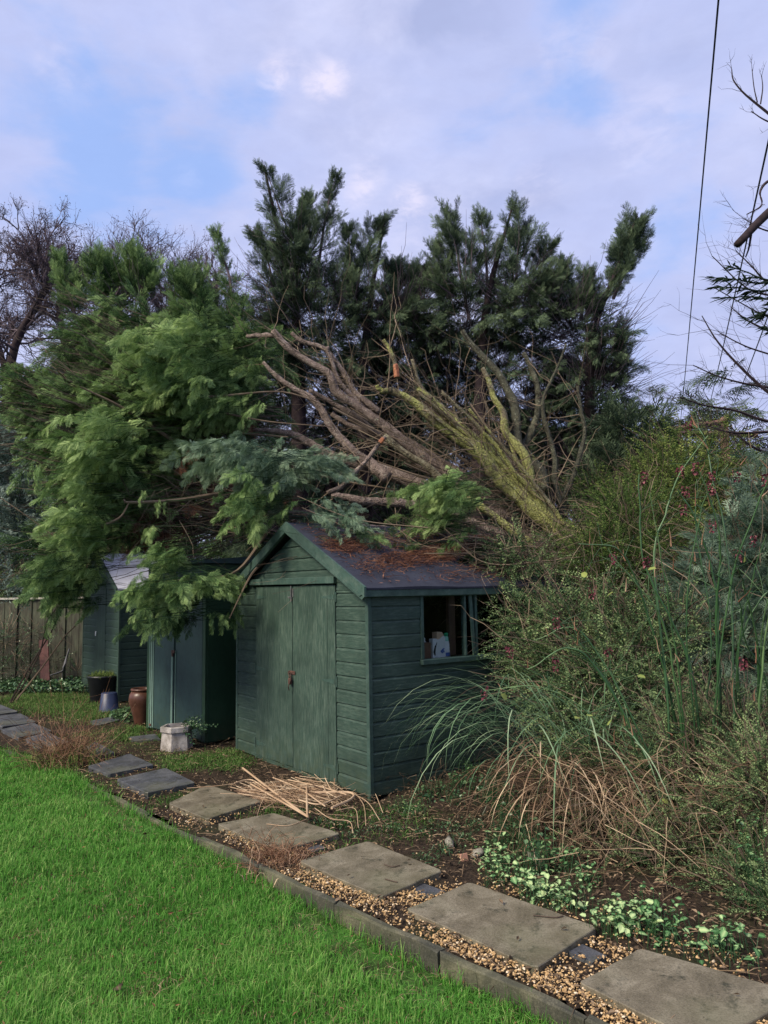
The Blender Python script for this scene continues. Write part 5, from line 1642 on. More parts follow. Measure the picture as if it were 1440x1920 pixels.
def shrub(name, label, blobs, N, mat, tpls, size=(.25, .5), bias=(0, -.3, .3), bw=.7, tone=(.4, .18), ntw=150, twm='twig', pit=(.1, .45), cat='shrub', shell=(.35, 1.03), twlen=(.4, 1.0), group=None, part='foliage', nst=14):
    c = at(blobs[0][0], blobs[0][1], blobs[0][3])
    loc = (c[0], c[1], 0)
    o = empty(name, loc); tag(o, label, cat, group)
    m = MB(off=loc)
    P, n = blob_pts(blobs, N, .75, shell)
    k = P[:, 2] > .04
    P, n = P[k], n[k]
    d = n + np.array(bias) * bw + rng.normal(0, .35, n.shape)
    sprigs(m, tpls, P, np.arctan2(d[:, 1], d[:, 0]), pit[0] + .5 * d[:, 2] + rng.normal(0, pit[1], len(P)), rng.uniform(*size, len(P)), rng.normal(*tone, len(P)))
    m.build(part, mat, o)
    m = MB(off=loc)
    P, n = blob_pts(blobs, ntw, .7, (.02, .9))
    k = P[:, 2] > .03
    twigs(m, P[k], n[k] + [0, 0, .5], rng.uniform(*twlen, k.sum()), rng.uniform(.002, .006, k.sum()), -.2, 7, 3, (.55, .22), .05)
    B = at(blobs[0][0], 1147, blobs[0][3]); B[2] = 0
    N_ = nst
    twigs(m, np.repeat(B[None], N_, 0) + rng.normal(0, .12, (N_, 3)) * [1, 1, 0], np.column_stack([rng.normal(0, .5, N_), rng.normal(0, .4, N_), np.full(N_, 1.0)]), max(c[2], .4) * rng.uniform(.7, 1.1, N_), .014, 0, 7, 5, (.4, .15), .04)
    m.build('stems', M_[twm], o)
    return o


# behind the fence and at the left
shrub('olive_shrub', 'grey-green leafy shrub at the left border above the fence', [(10, 860, 70, 11), (25, 960, 65, 10.8), (20, 1050, 55, 10.8), (0, 800, 50, 11), (-60, 900, 110, 11), (40, 900, 40, 10.8), (50, 1010, 36, 10.6)], 1500, M_['olive'], TWL, (.28, .5), tone=(.5, .2), ntw=90, nst=4)
shrub('bramble_thicket', 'grey-brown tangle of brambles behind the fence', [(30, 1120, 50, 14.2), (100, 1120, 50, 14.2), (160, 1120, 50, 14.4), (-50, 1110, 60, 14.2), (210, 1100, 60, 14.6)], 900, M_['cot'], TWS, (.35, .6), tone=(.35, .2), ntw=1200, twm='twig', cat='thicket')
shrub('fence_creeper', 'dead brown creeper and ivy climbing the left fence', [(10, 1200, 38, 12.95), (-30, 1220, 50, 12.95), (30, 1250, 34, 12.9), (60, 1185, 22, 13.1), (110, 1185, 14, 13.15), (100, 1240, 14, 13.1), (145, 1260, 16, 13.0)], 260, M_['ivy'], TWS, (.2, .35), tone=(.4, .2), ntw=420, cat='creeper', twlen=(.15, .4), nst=2)
m = MB()
N = 2600
P = np.array([gnd(x, y) for x, y in zip(rng.uniform(-30, 168, N), rng.uniform(1284, 1304, N))])
P[:, 2] = rng.uniform(.02, .16, N)
scatter_flat(m, P, rng.uniform(.03, .07, N), rng.normal(.55, .2, N), tpl=heart(), tilt=.5)
tag(m.build('ivy_ground_cover', M_['ivy']), 'band of ivy leaves along the foot of the left fence', 'ivy', kind='stuff')
# far masses
def treeline(name, label, x0, x1, Y, ztop, N, mat):
    m = MB()
    P = np.column_stack([rng.uniform(x0, x1, N), Y + rng.normal(0, .8, N), rng.uniform(0, 1, N) ** .8 * ztop])
    P[:, 2] *= 1 + .18 * np.sin(P[:, 0] * 1.7) + .1 * np.sin(P[:, 0] * 4.1)
    ix = rng.integers(0, 4, N)
    for i in range(4):
        k = ix == i
        m.inst(BGL[i], euler_mats(rng.uniform(0, 6.28, k.sum()), rng.uniform(-.1, .6, k.sum()), rng.normal(0, .5, k.sum()), rng.uniform(1.1, 1.9, k.sum())), P[k], rng.normal(.25, .15, k.sum()))
    tag(m.build(name, mat), label, 'hedge', kind='stuff')


treeline('far_hedge', 'dark far hedge seen through gaps below the conifers', -16, 16, 19, 5.2, 1700, M_['leyland_dark'])
# right side
shrub('dark_conifer_shrub', 'small dark conifer shrub right of the rightmost tall conifer', [(1180, 850, 55, 10.5), (1150, 920, 60, 10.3), (1230, 870, 40, 10.6), (1210, 930, 60, 10.2), (1165, 800, 26, 10.5), (1225, 800, 20, 10.5)], 900, M_['leyland_dark'], [*FRL], (.22, .42), tone=(.35, .15), ntw=200, twm='twig_dark', pit=(.4, .4))
shrub('yellow_hedge', 'tall yellowish-green hedge bush under the pergola top at the right', [(1290, 880, 75, 9.2), (1240, 930, 70, 9.0), (1340, 860, 55, 9.2), (1300, 960, 90, 8.8), (1370, 930, 60, 9.0), (1230, 1000, 80, 8.6)], 2000, M_['yel'], TWS, (.25, .5), tone=(.35, .18), ntw=500)
shrub('teal_conifer_shrub', 'grey-teal feathery shrub at the right border', [(1400, 1040, 90, 6.4), (1440, 1140, 100, 6.0), (1330, 1090, 70, 6.4), (1380, 1220, 90, 5.8), (1450, 950, 60, 6.6), (1500, 1060, 100, 6.2), (1300, 1180, 60, 6.2), (1420, 890, 30, 7.0)], 2300, M_['teal'], [*FR], (.10, .22), tone=(.38, .18), ntw=300, pit=(.1, .4))
shrub('honeysuckle_shrub', 'mid-green fine-leaved shrub spreading where the fallen stems meet', [(1130, 1045, 55, 7.9), (1060, 1085, 52, 7.5), (1130, 1090, 90, 7.2), (1190, 1020, 80, 7.6), (1110, 930, 30, 9.0), (1170, 960, 46, 8.2), (1010, 1090, 34, 7.2), (1220, 1100, 80, 7.2)], 2600, M_['yel'], TWS, (.2, .42), bias=(-.3, -.3, .35), tone=(.12, .18), ntw=650, twlen=(.3, .8))
shrub('cotoneaster_shrub', 'dark arching small-leaved shrub covering the shed side right end', [(1120, 1200, 95, 6.2), (1060, 1190, 62, 6.3), (1010, 1180, 45, 6.4), (1000, 1240, 42, 6.2), (1060, 1270, 70, 6.0), (1180, 1270, 90, 5.8), (1250, 1210, 80, 6.0), (1130, 1340, 90, 5.7), (1110, 1430, 55, 5.1), (1180, 1470, 55, 4.95), (1220, 1370, 90, 5.4), (970, 1200, 26, 6.3), (960, 1150, 20, 6.5), (935, 1085, 22, 6.7), (965, 1055, 32, 6.9), (1000, 1080, 40, 6.8)], 4300, M_['cot'], TWS, (.18, .38), bias=(-.5, -.4, .2), tone=(.36, .2), ntw=900, twlen=(.3, .9))
shrub('bramble_bush', 'low tangled undergrowth of small leaves and dead stems at the lower right', [(1300, 1480, 110, 4.7), (1400, 1420, 110, 4.7), (1200, 1510, 80, 4.9), (1400, 1560, 110, 4.3), (1300, 1600, 80, 4.25), (1440, 1680, 80, 3.8), (1480, 1500, 120, 4.2), (1220, 1600, 50, 4.4), (1370, 1680, 60, 4.0), (1500, 1740, 80, 3.6), (1120, 1560, 40, 4.7), (1250, 1650, 45, 4.2), (1330, 1720, 45, 3.85), (1410, 1760, 40, 3.65), (1160, 1630, 40, 4.35), (1300, 1400, 90, 4.9)], 7500, M_['cot'], TWS, (.10, .24), bias=(-.2, -.4, .3), tone=(.44, .22), ntw=2600, twlen=(.12, .5), cat='undergrowth')
# dead stem tangle
tb = at(1150, 1560, 4.6)
m = MB()
N = 1500
P0 = np.array([at(x, y, z) for x, y, z in zip(rng.uniform(930, 1460, N), rng.uniform(1420, 1720, N), rng.uniform(3.9, 5.0, N))])
P0 = P0[(P0[:, 2] > .03) & (-side_of_edge(P0) > 1.05)]
N = len(P0)
twigs(m, P0, np.column_stack([rng.normal(-.3, .8, N), rng.normal(-.2, .6, N), rng.normal(0, .45, N)]), rng.uniform(.1, .45, N), rng.uniform(.001, .0028, N), -.2, 6, 3, (.5, .25), .05)
tag(m.build('dead_stems', M_['straw']), 'thatch of dead brown stems under the right-hand shrubs', 'dead stems', kind='stuff')

# ------------------------------------------------------------------ leycesteria canes
lb = np.array([1.78, 4.55, 0.0])
ley = empty('flowering_cane_shrub', tuple(lb)); LO = tuple(lb)
tag(ley, 'tall green cane shrub with drooping purple-red flower tassels at the right', 'shrub')
canes = [[(1262, 1560), (1250, 1300), (1225, 1050), (1245, 960), (1262, 900), (1320, 815)], [(1370, 1500), (1375, 1200), (1360, 1000), (1335, 880), (1322, 815), (1300, 795)], [(1340, 1480), (1350, 1200), (1345, 1080), (1310, 960), (1285, 915)], [(1400, 1480), (1390, 1250), (1415, 1150), (1480, 1080)], [(1300, 1500), (1275, 1250), (1265, 1100), (1250, 920)], [(1330, 1500), (1370, 1100), (1440, 900), (1450, 880)],
         [(1400, 1500), (1420, 1250), (1400, 1100), (1395, 1050)], [(1290, 1520), (1250, 1280), (1195, 1090), (1160, 1030), (1080, 1020)], [(1310, 1520), (1290, 1150), (1330, 950), (1390, 870)], [(1240, 1540), (1150, 1300), (1075, 1200), (1020, 1155)], [(1280, 1500), (1230, 1180), (1110, 1030)], [(1420, 1500), (1440, 1300), (1400, 1200), (1380, 1110), (1300, 1050)],
         [(1260, 1520), (1130, 1270), (1060, 1215), (985, 1255)], [(1270, 1520), (1160, 1300), (1080, 1180), (1000, 1200)], [(1250, 1540), (1130, 1360), (1020, 1290), (915, 1295)], [(1350, 1480), (1340, 1150), (1345, 1000), (1310, 880)], [(1440, 1500), (1430, 1300), (1435, 1150), (1500, 950)], [(1320, 1500), (1300, 1250), (1220, 1060), (1210, 890)], [(1380, 1500), (1400, 1200), (1450, 1000)], [(1300, 1500), (1330, 1200), (1300, 1000), (1290, 900)], [(1410, 1500), (1440, 1250), (1470, 1050)]]
tips = []
for i, cp in enumerate(canes):
    z0, z1 = 4.65 + rng.normal(0, .1), 4.4 + rng.normal(0, .25)
    n = len(cp)
    pts = [at(x, y, z0 + (z1 - z0) * j / (n - 1)) for j, (x, y) in enumerate(cp)]
    g0 = pts[0].copy(); g0[2] = 0; g0[:2] = lb[:2] + rng.normal(0, .12, 2)
    q = curve([g0] + pts, 30)
    m = MB(off=LO)
    q[:, :2] += np.cumsum(rng.normal(0, .006, (30, 2)), 0) * np.linspace(0, 1, 30)[:, None]
    r = np.linspace(.0105, .0028, 30) * rng.uniform(.6, 1.15)
    r = r * (1 + .35 * (np.arange(30) % 5 == 0))
    m.tubes(q[None], r[None], 7, np.linspace(.25, .7, 30)[None] + rng.normal(0, .12))
    for k in range(6, 28, 5):
        sd_ = rng.normal(0, 1, (3, 3)) + [0, 0, .6]
        twigs(m, np.repeat(q[k][None], 3, 0), sd_, rng.uniform(.05, .38, 3), .0020, -.1, 5, 4, (.5, .15), .04)
    m.build('cane', M_['cane'], ley, smooth=True)
    tips.append((q[-1], q[-1] - q[-2]))
m = MB(off=LO)
N = 90
pick = []
for cp in canes[:16]:
    for _ in range(4):
        j = random.randrange(len(cp) - 1); t = random.random()
        pick.append((cp[j][0] + (cp[j + 1][0] - cp[j][0]) * t, cp[j][1] + (cp[j + 1][1] - cp[j][1]) * t))
P = np.array([at(x, y, 4.5 + random.gauss(0, .12)) for x, y in pick])
for p in P:
    m = MB(off=LO)
    twigs(m, p[None], rng.normal(0, .35, (1, 3)) + [0, 0, 1], rng.uniform(.04, .11, 1), .0045, 0, 4, 4, (.4, .25), .05)
    m.build('dry_sheath', M_['sheath'], ley)
fl = [(1207, 893), (1303, 876), (1275, 882), (1334, 893), (1281, 955), (1286, 920), (1381, 890), (1436, 898), (1150, 1046), (1212, 1052), (1384, 1040), (1412, 1012), (1337, 983), (908, 1297), (1141, 1224), (1043, 1168), (1042, 1243), (1394, 1243), (1110, 1110), (1290, 797), (955, 1222), (1335, 915)]
for x, y in fl:
    c = at(x, y, 4.45)
    m = MB(off=LO)
    N = 26
    t = np.sort(rng.random(N))
    a = rng.uniform(0, 6.28, N)
    P = c + np.column_stack([.012 * np.cos(a) * (1 - .4 * t), .012 * np.sin(a) * (1 - .4 * t), .035 - t * .075])
    m.inst(leaf_tpl(.8, .2), euler_mats(a, rng.uniform(-1.0, -.3, N), rng.normal(0, .4, N), rng.uniform(.014, .024, N)), P, rng.normal(.5, .25, N))
    m.build('flower_tassel', M_['flower'], ley)
m = MB(off=LO)
P = np.array([at(x, y, 4.4) for x, y in ((1396, 1042), (1218, 887), (1105, 1343), (1140, 1360), (1085, 1345), (1165, 1440), (1100, 1080), (1230, 1065), (1150, 1110), (1210, 1270), (1060, 1215), (950, 1310), (1310, 1550), (1320, 1595), (1240, 1500), (1190, 1560))])
scatter_flat(m, P, np.full(len(P), .05), rng.normal(.75, .15, len(P)), tpl=heart(), tilt=.7)
m.build('fresh_leaves', M_['yel'], ley)

# ------------------------------------------------------------------ arching grass clump
gb = gnd(1060, 1565)
gc = empty('grass_clump', (gb[0], gb[1], 0)); GO = (gb[0], gb[1], 0)
tag(gc, 'arching clump of long green sedge over bleached dead leaves right of the shed', 'ornamental grass')


def arch(m, N, base, azm, azs, Lr, z, w, tone, lift=(.9, 1.3), k=9, down=1.6):
    az = rng.normal(azm, azs, N)
    L = rng.uniform(*Lr, N)
    t = np.linspace(0, 1, k)
    el0 = rng.uniform(*lift, N)
    el = el0[:, None] - (t[None] ** 1.1) * (el0 + down * rng.uniform(.5, 1.0, N))[:, None]
    ds = L[:, None] / (k - 1)
    hx = np.cumsum(np.cos(el) * ds, 1); hz = np.cumsum(np.sin(el) * ds, 1)
    b0 = base + np.column_stack([rng.normal(0, .14, N), rng.normal(0, .12, N), z * rng.uniform(.2, 1.5, N)])
    azk = az[:, None] + rng.normal(0, .12, N)[:, None] * t[None]
    C_ = b0[:, None] + np.stack([np.cos(azk) * hx, np.sin(azk) * hx, hz], -1)
    C_[..., 2] = np.maximum(C_[..., 2], .015)
    wv = (w * np.minimum(1, np.minimum(t * 6 + .4, (1 - t) * 3 + .05)))[None, :, None] * np.stack([-np.sin(azk), np.cos(azk), np.zeros_like(azk)], -1)
    V = np.stack([C_ - wv, C_ + wv], 2).reshape(N, k * 2, 3)
    i = np.arange(k - 1)
    q = np.stack([2 * i, 2 * i + 1, 2 * i + 3, 2 * i + 2], -1)
    Q = (q[None] + (np.arange(N) * 2 * k)[:, None, None]).reshape(-1, 4)
    m.add(V.reshape(-1, 3), Q, None, np.repeat(rng.normal(*tone, N), 2 * k))


m = MB(off=GO)
base = np.array([gb[0], gb[1], 0.0])
arch(m, 120, base + [-.15, .1, .25], 2.9, .6, (.5, 1.25), .25, .0032, (.5, .2), (.9, 1.35), down=1.5)
arch(m, 80, base + [.2, .1, .25], 1.5, 1.8, (.4, 1.0), .3, .003, (.4, .2), (.9, 1.4), down=1.3)
arch(m, 7, base + [0, -.08, .4], -1.7, .18, (.8, 1.0), .15, .004, (.7, .1), (.3, .8), down=1.4)
m.build('green_blades', M_['sedge'], gc)
m = MB(off=GO)
arch(m, 150, base + [0, -.05, .18], -1.9, 1.1, (.25, .8), .16, .0032, (.42, .33), (.7, 1.3), down=1.5)
arch(m, 170, base, 3.0, 1.2, (.2, .7), .16, .0028, (.4, .33), (.4, 1.2), down=1.4)
arch(m, 150, base + [.4, -.15, .1], -1.6, 1.6, (.2, .6), .2, .0028, (.4, .33), (.6, 1.2), down=1.4)
m.build('dead_blades', M_['straw'], gc)

# ------------------------------------------------------------------ cut reed pile
m = MB()
rc = gnd(570, 1505)
N = 420
ang = rng.normal(math.radians(-33), .55, N)
P0 = np.array([gnd(x, y) for x, y in zip(rng.uniform(480, 640, N), rng.normal(0, 10, N) + 1500)])
k = -side_of_edge(P0) > .3
P0[:, 2] = rng.uniform(.01, .07, N)
L = rng.uniform(.12, .6, N)
dd = np.column_stack([np.cos(ang), np.sin(ang), rng.normal(0, .12, N)])
P0 -= dd * (L / 2)[:, None]
shl = P0 @ np.array([0, 0, 0]) 
twigs(m, P0, dd, L, np.where(rng.random(N) < .2, rng.uniform(.003, .005, N), rng.uniform(.001, .003, N)), -.05, 5, 5, (.45, .33), .02)
for pts, w in (([(455, 1440), (520, 1490), (575, 1530)], 9), ([(575, 1475), (576, 1530)], 8), ([(590, 1486), (655, 1486), (660, 1497), (622, 1515)], 11), ([(540, 1462), (600, 1475), (650, 1490)], 6), ([(440, 1468), (470, 1462), (500, 1480)], 6), ([(350, 1478), (420, 1472), (470, 1462)], 3), ([(470, 1470), (540, 1510), (578, 1532)], 8), ([(492, 1518), (530, 1498), (580, 1488)], 4),
              ([(512, 1458), (560, 1478), (610, 1512)], 6), ([(560, 1500), (600, 1508), (640, 1492)], 6), ([(660, 1486), (680, 1472), (700, 1482), (718, 1524)], 3), ([(662, 1488), (690, 1505), (712, 1538)], 3), ([(665, 1486), (682, 1510), (686, 1548)], 2.5), ([(630, 1520), (665, 1516), (672, 1552)], 2.5), ([(590, 1515), (620, 1535), (655, 1540), (662, 1562)], 3), ([(500, 1545), (540, 1548), (575, 1536)], 2.5)):
    q = []
    for i, (x, y) in enumerate(pts):
        p = gnd(x, y, .07 if w > 4 else .05); q.append(p)
    q = curve(q, 14)
    m.tubes(q[None], np.full((1, 14), w * .42 / 2 / F * 5.9), 6, .62, cap=True)
tag(m.build('cut_reed_heap', M_['reed']), 'heap of cut straw-coloured reeds in front of the shed doors', 'reed heap', kind='stuff')

# ------------------------------------------------------------------ dead tufts
def tuft(name, label, px, py, hgt, n, wid, mats=('straw', 'yel')):
    g0 = gnd(px, py)
    o = empty(name, (g0[0], g0[1], 0)); tag(o, label, 'plant')
    m = MB(off=(g0[0], g0[1], 0))
    P = g0 + np.column_stack([rng.normal(0, wid * .4, n), rng.normal(0, wid * .4, n), np.zeros(n)])
    d = np.column_stack([rng.normal(0, .8, n), rng.normal(0, .6, n), np.full(n, 1.0)])
    Q = twigs(m, P, d, np.abs(rng.normal(hgt, hgt * .35, n)), .0028, -.3, 7, 3, (.35, .22), .12)
    k = rng.integers(0, n, n)
    twigs(m, Q[k, 5], rng.normal(0, 1, (n, 3)), rng.uniform(.04, .12, n), .0018, -.2, 5, 3, (.4, .2), .15)
    m.build('dead_stems', M_['litter' if mats[0] == 'litter' else 'sheath'], o)
    m = MB(off=(g0[0], g0[1], 0))
    c = P[rng.integers(0, n, n * 2)] + rng.normal(0, wid * .3, (n * 2, 3)) * [1, 1, 0]
    c[:, 2] = -.02
    blades(m, c, rng.uniform(.05, hgt * .6, len(c)), np.full(len(c), .006), rng.normal(.55, .2, len(c)), 1.0)
    m.build('basal_leaves', M_[mats[1]], o)


tuft('dead_plant_tuft', 'brown dead plant tuft straddling the lawn edge by the dark slabs', 120, 1432, .38, 420, .30)
tuft('withered_weed_clump', 'low brown withered weed clump between the lawn edge and the slabs', 525, 1618, .11, 260, .20, ('sheath', 'straw'))
tuft('red_fern', 'small dark red dead fern stems against the shed side', 808, 1500, .30, 34, .10, ('litter', 'ivy'))

# ------------------------------------------------------------------ low leafy plants
def clump(label, pts, n, size, mat, tone, name='variegated_plant', tpl=None, group='low leafy clumps along the path', zt=.13):
    g0 = gnd(*pts[0])
    o = empty(name, (g0[0], g0[1], 0)); tag(o, label, 'plant', group)
    cs = np.array([gnd(*p) for p in pts])
    P = cs[rng.integers(0, len(cs), n)] + rng.normal(0, .045, (n, 3)) * [1, 1, 0]
    gz = .10 * np.clip((P[:, 0] - 1.15 + (P[:, 1] - 3.6) * .55) / 1.2, 0, 1)
    P[:, 2] = gz + rng.uniform(.02, zt, n)
    m = MB(off=(g0[0], g0[1], 0))
    tp = tpl or heart()
    m.inst(tp, euler_mats(rng.uniform(0, 6.28, n), rng.uniform(-.7, .25, n), rng.normal(0, .35, n), rng.uniform(*size, n) * rng.choice([.6, .9, 1.0, 1.25], n)), P, rng.normal(tone, .22, n))
    m.build('leaves', M_[mat], o)
    m = MB(off=(g0[0], g0[1], 0))
    b0 = P * [1, 1, 0] + rng.normal(0, .02, (n, 3)) * [1, 1, 0]
    m.tubes(np.stack([b0, (b0 + P) / 2 + rng.normal(0, .006, (n, 3)), P], 1), np.full((n, 3), .0012), 3, .4)
    m.build('stems', M_['cane'], o)


clump('pale variegated leafy clump beside the second slab from the bottom right', [(1010, 1680), (1030, 1690), (990, 1672), (1050, 1700), (1070, 1708), (1000, 1690), (1040, 1712)], 230, (.018, .036), 'lamium', .66)
clump('green variegated clump above the pale one, below the dead grass', [(1050, 1620), (1035, 1640), (1020, 1625), (1075, 1640), (1090, 1660), (1110, 1672)], 190, (.018, .034), 'lamium', .38)
clump('variegated clump at the far corner of the second slab', [(930, 1640), (910, 1625), (940, 1660), (920, 1600), (955, 1625), (960, 1650)], 190, (.018, .034), 'lamium', .5)
clump('bright leafy clump between the two largest slabs and the undergrowth', [(1150, 1735), (1170, 1745), (1190, 1740), (1165, 1760), (1135, 1755), (1210, 1755)], 170, (.02, .038), 'lamium', .55)
clump('greener leafy clump right of the bright one', [(1225, 1755), (1245, 1765), (1260, 1750), (1240, 1780), (1215, 1720)], 130, (.018, .034), 'lamium', .3)
clump('leafy clump at the far edge of the corner slab', [(1340, 1790), (1320, 1800), (1360, 1780), (1380, 1815), (1395, 1800)], 110, (.018, .036), 'lamium', .45)
clump('small-leaved clump at the right border above the corner slab', [(1430, 1700), (1420, 1730), (1440, 1660), (1410, 1690)], 160, (.014, .028), 'lamium', .25, zt=.35)
clump('bright green weed by the shed corner', [(770, 1522), (762, 1530), (780, 1530), (752, 1520)], 170, (.012, .024), 'leyland_bright', .5, 'green_weed', leaf_tpl(.4), zt=.10)
clump('creeping dark ivy at the foot of the shed side', [(830, 1500), (860, 1490), (890, 1500), (850, 1515), (800, 1510), (920, 1520), (880, 1470)], 380, (.016, .032), 'ivy', .5, 'ivy_plant', zt=.12)
clump('dark ivy mound right of the shed under the dead grass', [(940, 1540), (960, 1570), (950, 1590), (980, 1600), (930, 1520), (1000, 1640)], 420, (.018, .034), 'ivy', .45, 'ivy_plant', zt=.28)
clump('tiny green seedlings scattered between reed heap and slabs', [(660, 1570), (700, 1560), (720, 1540), (600, 1545), (640, 1552), (560, 1525), (740, 1560)], 260, (.010, .020), 'ivy', .7, 'seedlings', leaf_tpl(.6), zt=.05)
clump('mixed weeds on the soil before the stone', [(790, 1570), (820, 1560), (850, 1560), (870, 1580), (830, 1600), (890, 1560), (800, 1620)], 300, (.010, .024), 'ivy', .65, 'mixed_weeds', leaf_tpl(.6), zt=.06)
clump('ivy tuft under the blue bucket and brown jar', [(235, 1345), (222, 1350), (240, 1355), (250, 1340)], 300, (.03, .055), 'ivy', .7, 'ivy_plant', zt=.12)
# stones and shard
M_['stone'] = plain('lichen_stone', (.30, .28, .24), col2=(.14, .13, .10), scale=20)
M_['shard'] = plain('terracotta_shard', (.38, .20, .14), var=.3, scale=20)
for x, y, s_, mt, lab, cat, nm in ((844, 1590, .085, 'stone', 'rounded grey stone beside the weeds right of the slabs', 'stone', 'stone'), (872, 1618, .07, 'shard', 'broken pinkish terracotta piece on the soil', 'shard', 'terracotta_shard'), (900, 1605, .09, 'stone', 'darker half-buried stone behind the terracotta piece', 'stone', 'stone'), (1010, 1625, .10, 'stone', 'half-buried stone under the dead grass', 'stone', 'stone')):
    g0 = gnd(x, y)
    m = MB(off=tuple(g0))
    if nm == 'stone': pebbles(m, np.array([g0 + [0, 0, .02]]), np.array([s_]), np.array([.5]))
    else: m.box((-.025, -.006, 0), (.025, .006, .05), Matrix.Translation(tuple(g0)) @ Matrix.Rotation(.5, 4, 'Z') @ Matrix.Rotation(-.35, 4, 'X'), bev=.003)
    o = m.build(nm, M_[mt], smooth=(nm == 'stone')); o.location = tuple(g0)
    tag(o, lab, cat)
# fallen sticks on slabs
for pts, lab in (([(720, 1620), (735, 1625), (750, 1622)], 'short dark twig lying on the scuffed slab'), ([(1000, 1716), (1040, 1720), (1056, 1717)], 'thin pale twig lying on the large slab'), ([(722, 1648), (745, 1654)], 'tiny dark twig near the front edge of the scuffed slab')):
    q = np.array([gnd(x, y, .052) for x, y in pts])
    if len(q) < 3: q = np.array([q[0], (q[0] + q[1]) / 2, q[1]])
    m = MB(off=tuple(q[0])); m.tubes(curve(q, 8)[None], np.full((1, 8), .003), 5, .4, cap=True)
    o = m.build('fallen_twig', M_['twig']); o.location = tuple(q[0]); tag(o, lab, 'twig')
for x, y, lab in ((218, 1850, 'dark shrivelled leaf low on the lawn'), (90, 1503, 'brown leaf on the far left of the lawn'), (88, 1585, 'orange-brown leaf on the lawn left of centre'), (278, 1563, 'pale brown leaf on the lawn near the edging'), (190, 1622, 'grey-brown leaf in the middle of the lawn')):
    g0 = gnd(x, y, -.03)
    m = MB(off=tuple(g0)); m.inst(heart(), euler_mats(np.array([random.uniform(0, 6)]), np.array([.2]), np.array([.4]), .055), g0[None], np.array([.7 if 'dark' not in lab else .2]))
    o = m.build('fallen_leaf', M_['litter']); o.location = tuple(g0); tag(o, lab, 'leaf')

# ------------------------------------------------------------------ pergola far right
M_['pergola'] = plain('weathered_pergola_wood', (.16, .085, .06), var=.35, scale=8, stretch=(3, 3, .6))
pb = at(1270, 860, 11.5)
pg = empty('garden_pergola', (pb[0], pb[1], 0)); tag(pg, 'weathered wooden pergola top with a ball finial above the hedge', 'pergola')
for x, top, fin in ((1270, 805, False), (1357, 795, True)):
    a = at(x, top, 11.5) - [pb[0], pb[1], 0]
    m = MB(); m.box((a[0] - .05, a[1] - .05, 0), (a[0] + .05, a[1] + .05, a[2]), bev=.006); ps = m.build('post', M_['pergola'], pg)
    if fin:
        m = MB(); t = np.linspace(-1.4, 1.57, 10)
        m.lathe([(.055 * math.cos(x_), a[2] + .06 + .055 * math.sin(x_)) for x_ in t], c=(a[0], a[1], 0), n=16); m.build('finial', M_['pergola'], ps, True)
for (x0, y0), (x1, y1), dy in (((1255, 806), (1362, 790), 0), ((1262, 812), (1420, 815), .5)):
    a, b2 = at(x0, y0, 11.5 + dy) - [pb[0], pb[1], 0], at(x1, y1, 11.5 + dy) - [pb[0], pb[1], 0]
    m = MB(); m.tubes(np.array([[a, (a + b2) / 2, b2]]), np.full((1, 3), .045), 4, cap=True); m.build('beam', M_['pergola'], pg)

# ------------------------------------------------------------------ right tree outside the frame
rt = np.array([5.6, 7.6, 0])
tr = empty('bare_garden_tree', tuple(rt)); RO = tuple(rt)
tag(tr, 'dark bare tree reaching in from the right border with one sawn branch', 'tree')
m = MB(off=RO)
q = curve([rt, rt + [.05, 0, 2], rt + [-.1, 0, 4], rt + [.1, .1, 7]], 16)
m.tubes(q[None], np.linspace(.16, .05, 16)[None], 10, cap=True); m.build('trunk', M_['barkdark'], tr, True)
m = MB(off=RO)
q = curve([rt + [-.08, 0, 5.9], at(1500, 360, 7.0), at(1440, 400, 6.8), at(1383, 458, 6.6)], 14)
m.tubes(q[None], np.linspace(.05, .036, 14)[None], 8, .3, cap=True)
m.tubes(curve([at(1408, 440, 6.7), at(1404, 465, 6.7), at(1398, 482, 6.7)], 6)[None], np.linspace(.012, .006, 6)[None], 5, .3)
m.build('sawn_branch', M_['barkdark'], tr, True)
m = MB(off=RO)


def bw(pts, Y, w0, w1, nt_=8, ln=.3):
    q = curve([at(x, y, Y) for x, y in pts], 16)
    m.tubes(q[None], np.linspace(w0, w1, 16)[None] / 2 / F * Y, 4, .3)
    ii = rng.integers(3, 16, nt_)
    d = (q[-1] - q[0]) / np.linalg.norm(q[-1] - q[0])
    P = twigs(m, q[ii], d + rng.normal(0, .45, (nt_, 3)), rng.uniform(.3, 1.2, nt_) * ln, .003, .1, 6, 3, (.3, .1), .06)
    k = rng.integers(0, nt_, nt_ * 2)
    twigs(m, P[k, rng.integers(2, 5, nt_ * 2)], d + rng.normal(0, .6, (nt_ * 2, 3)), rng.uniform(.2, .6, nt_ * 2) * ln, .002, .1, 5, 3, (.3, .1), .06)


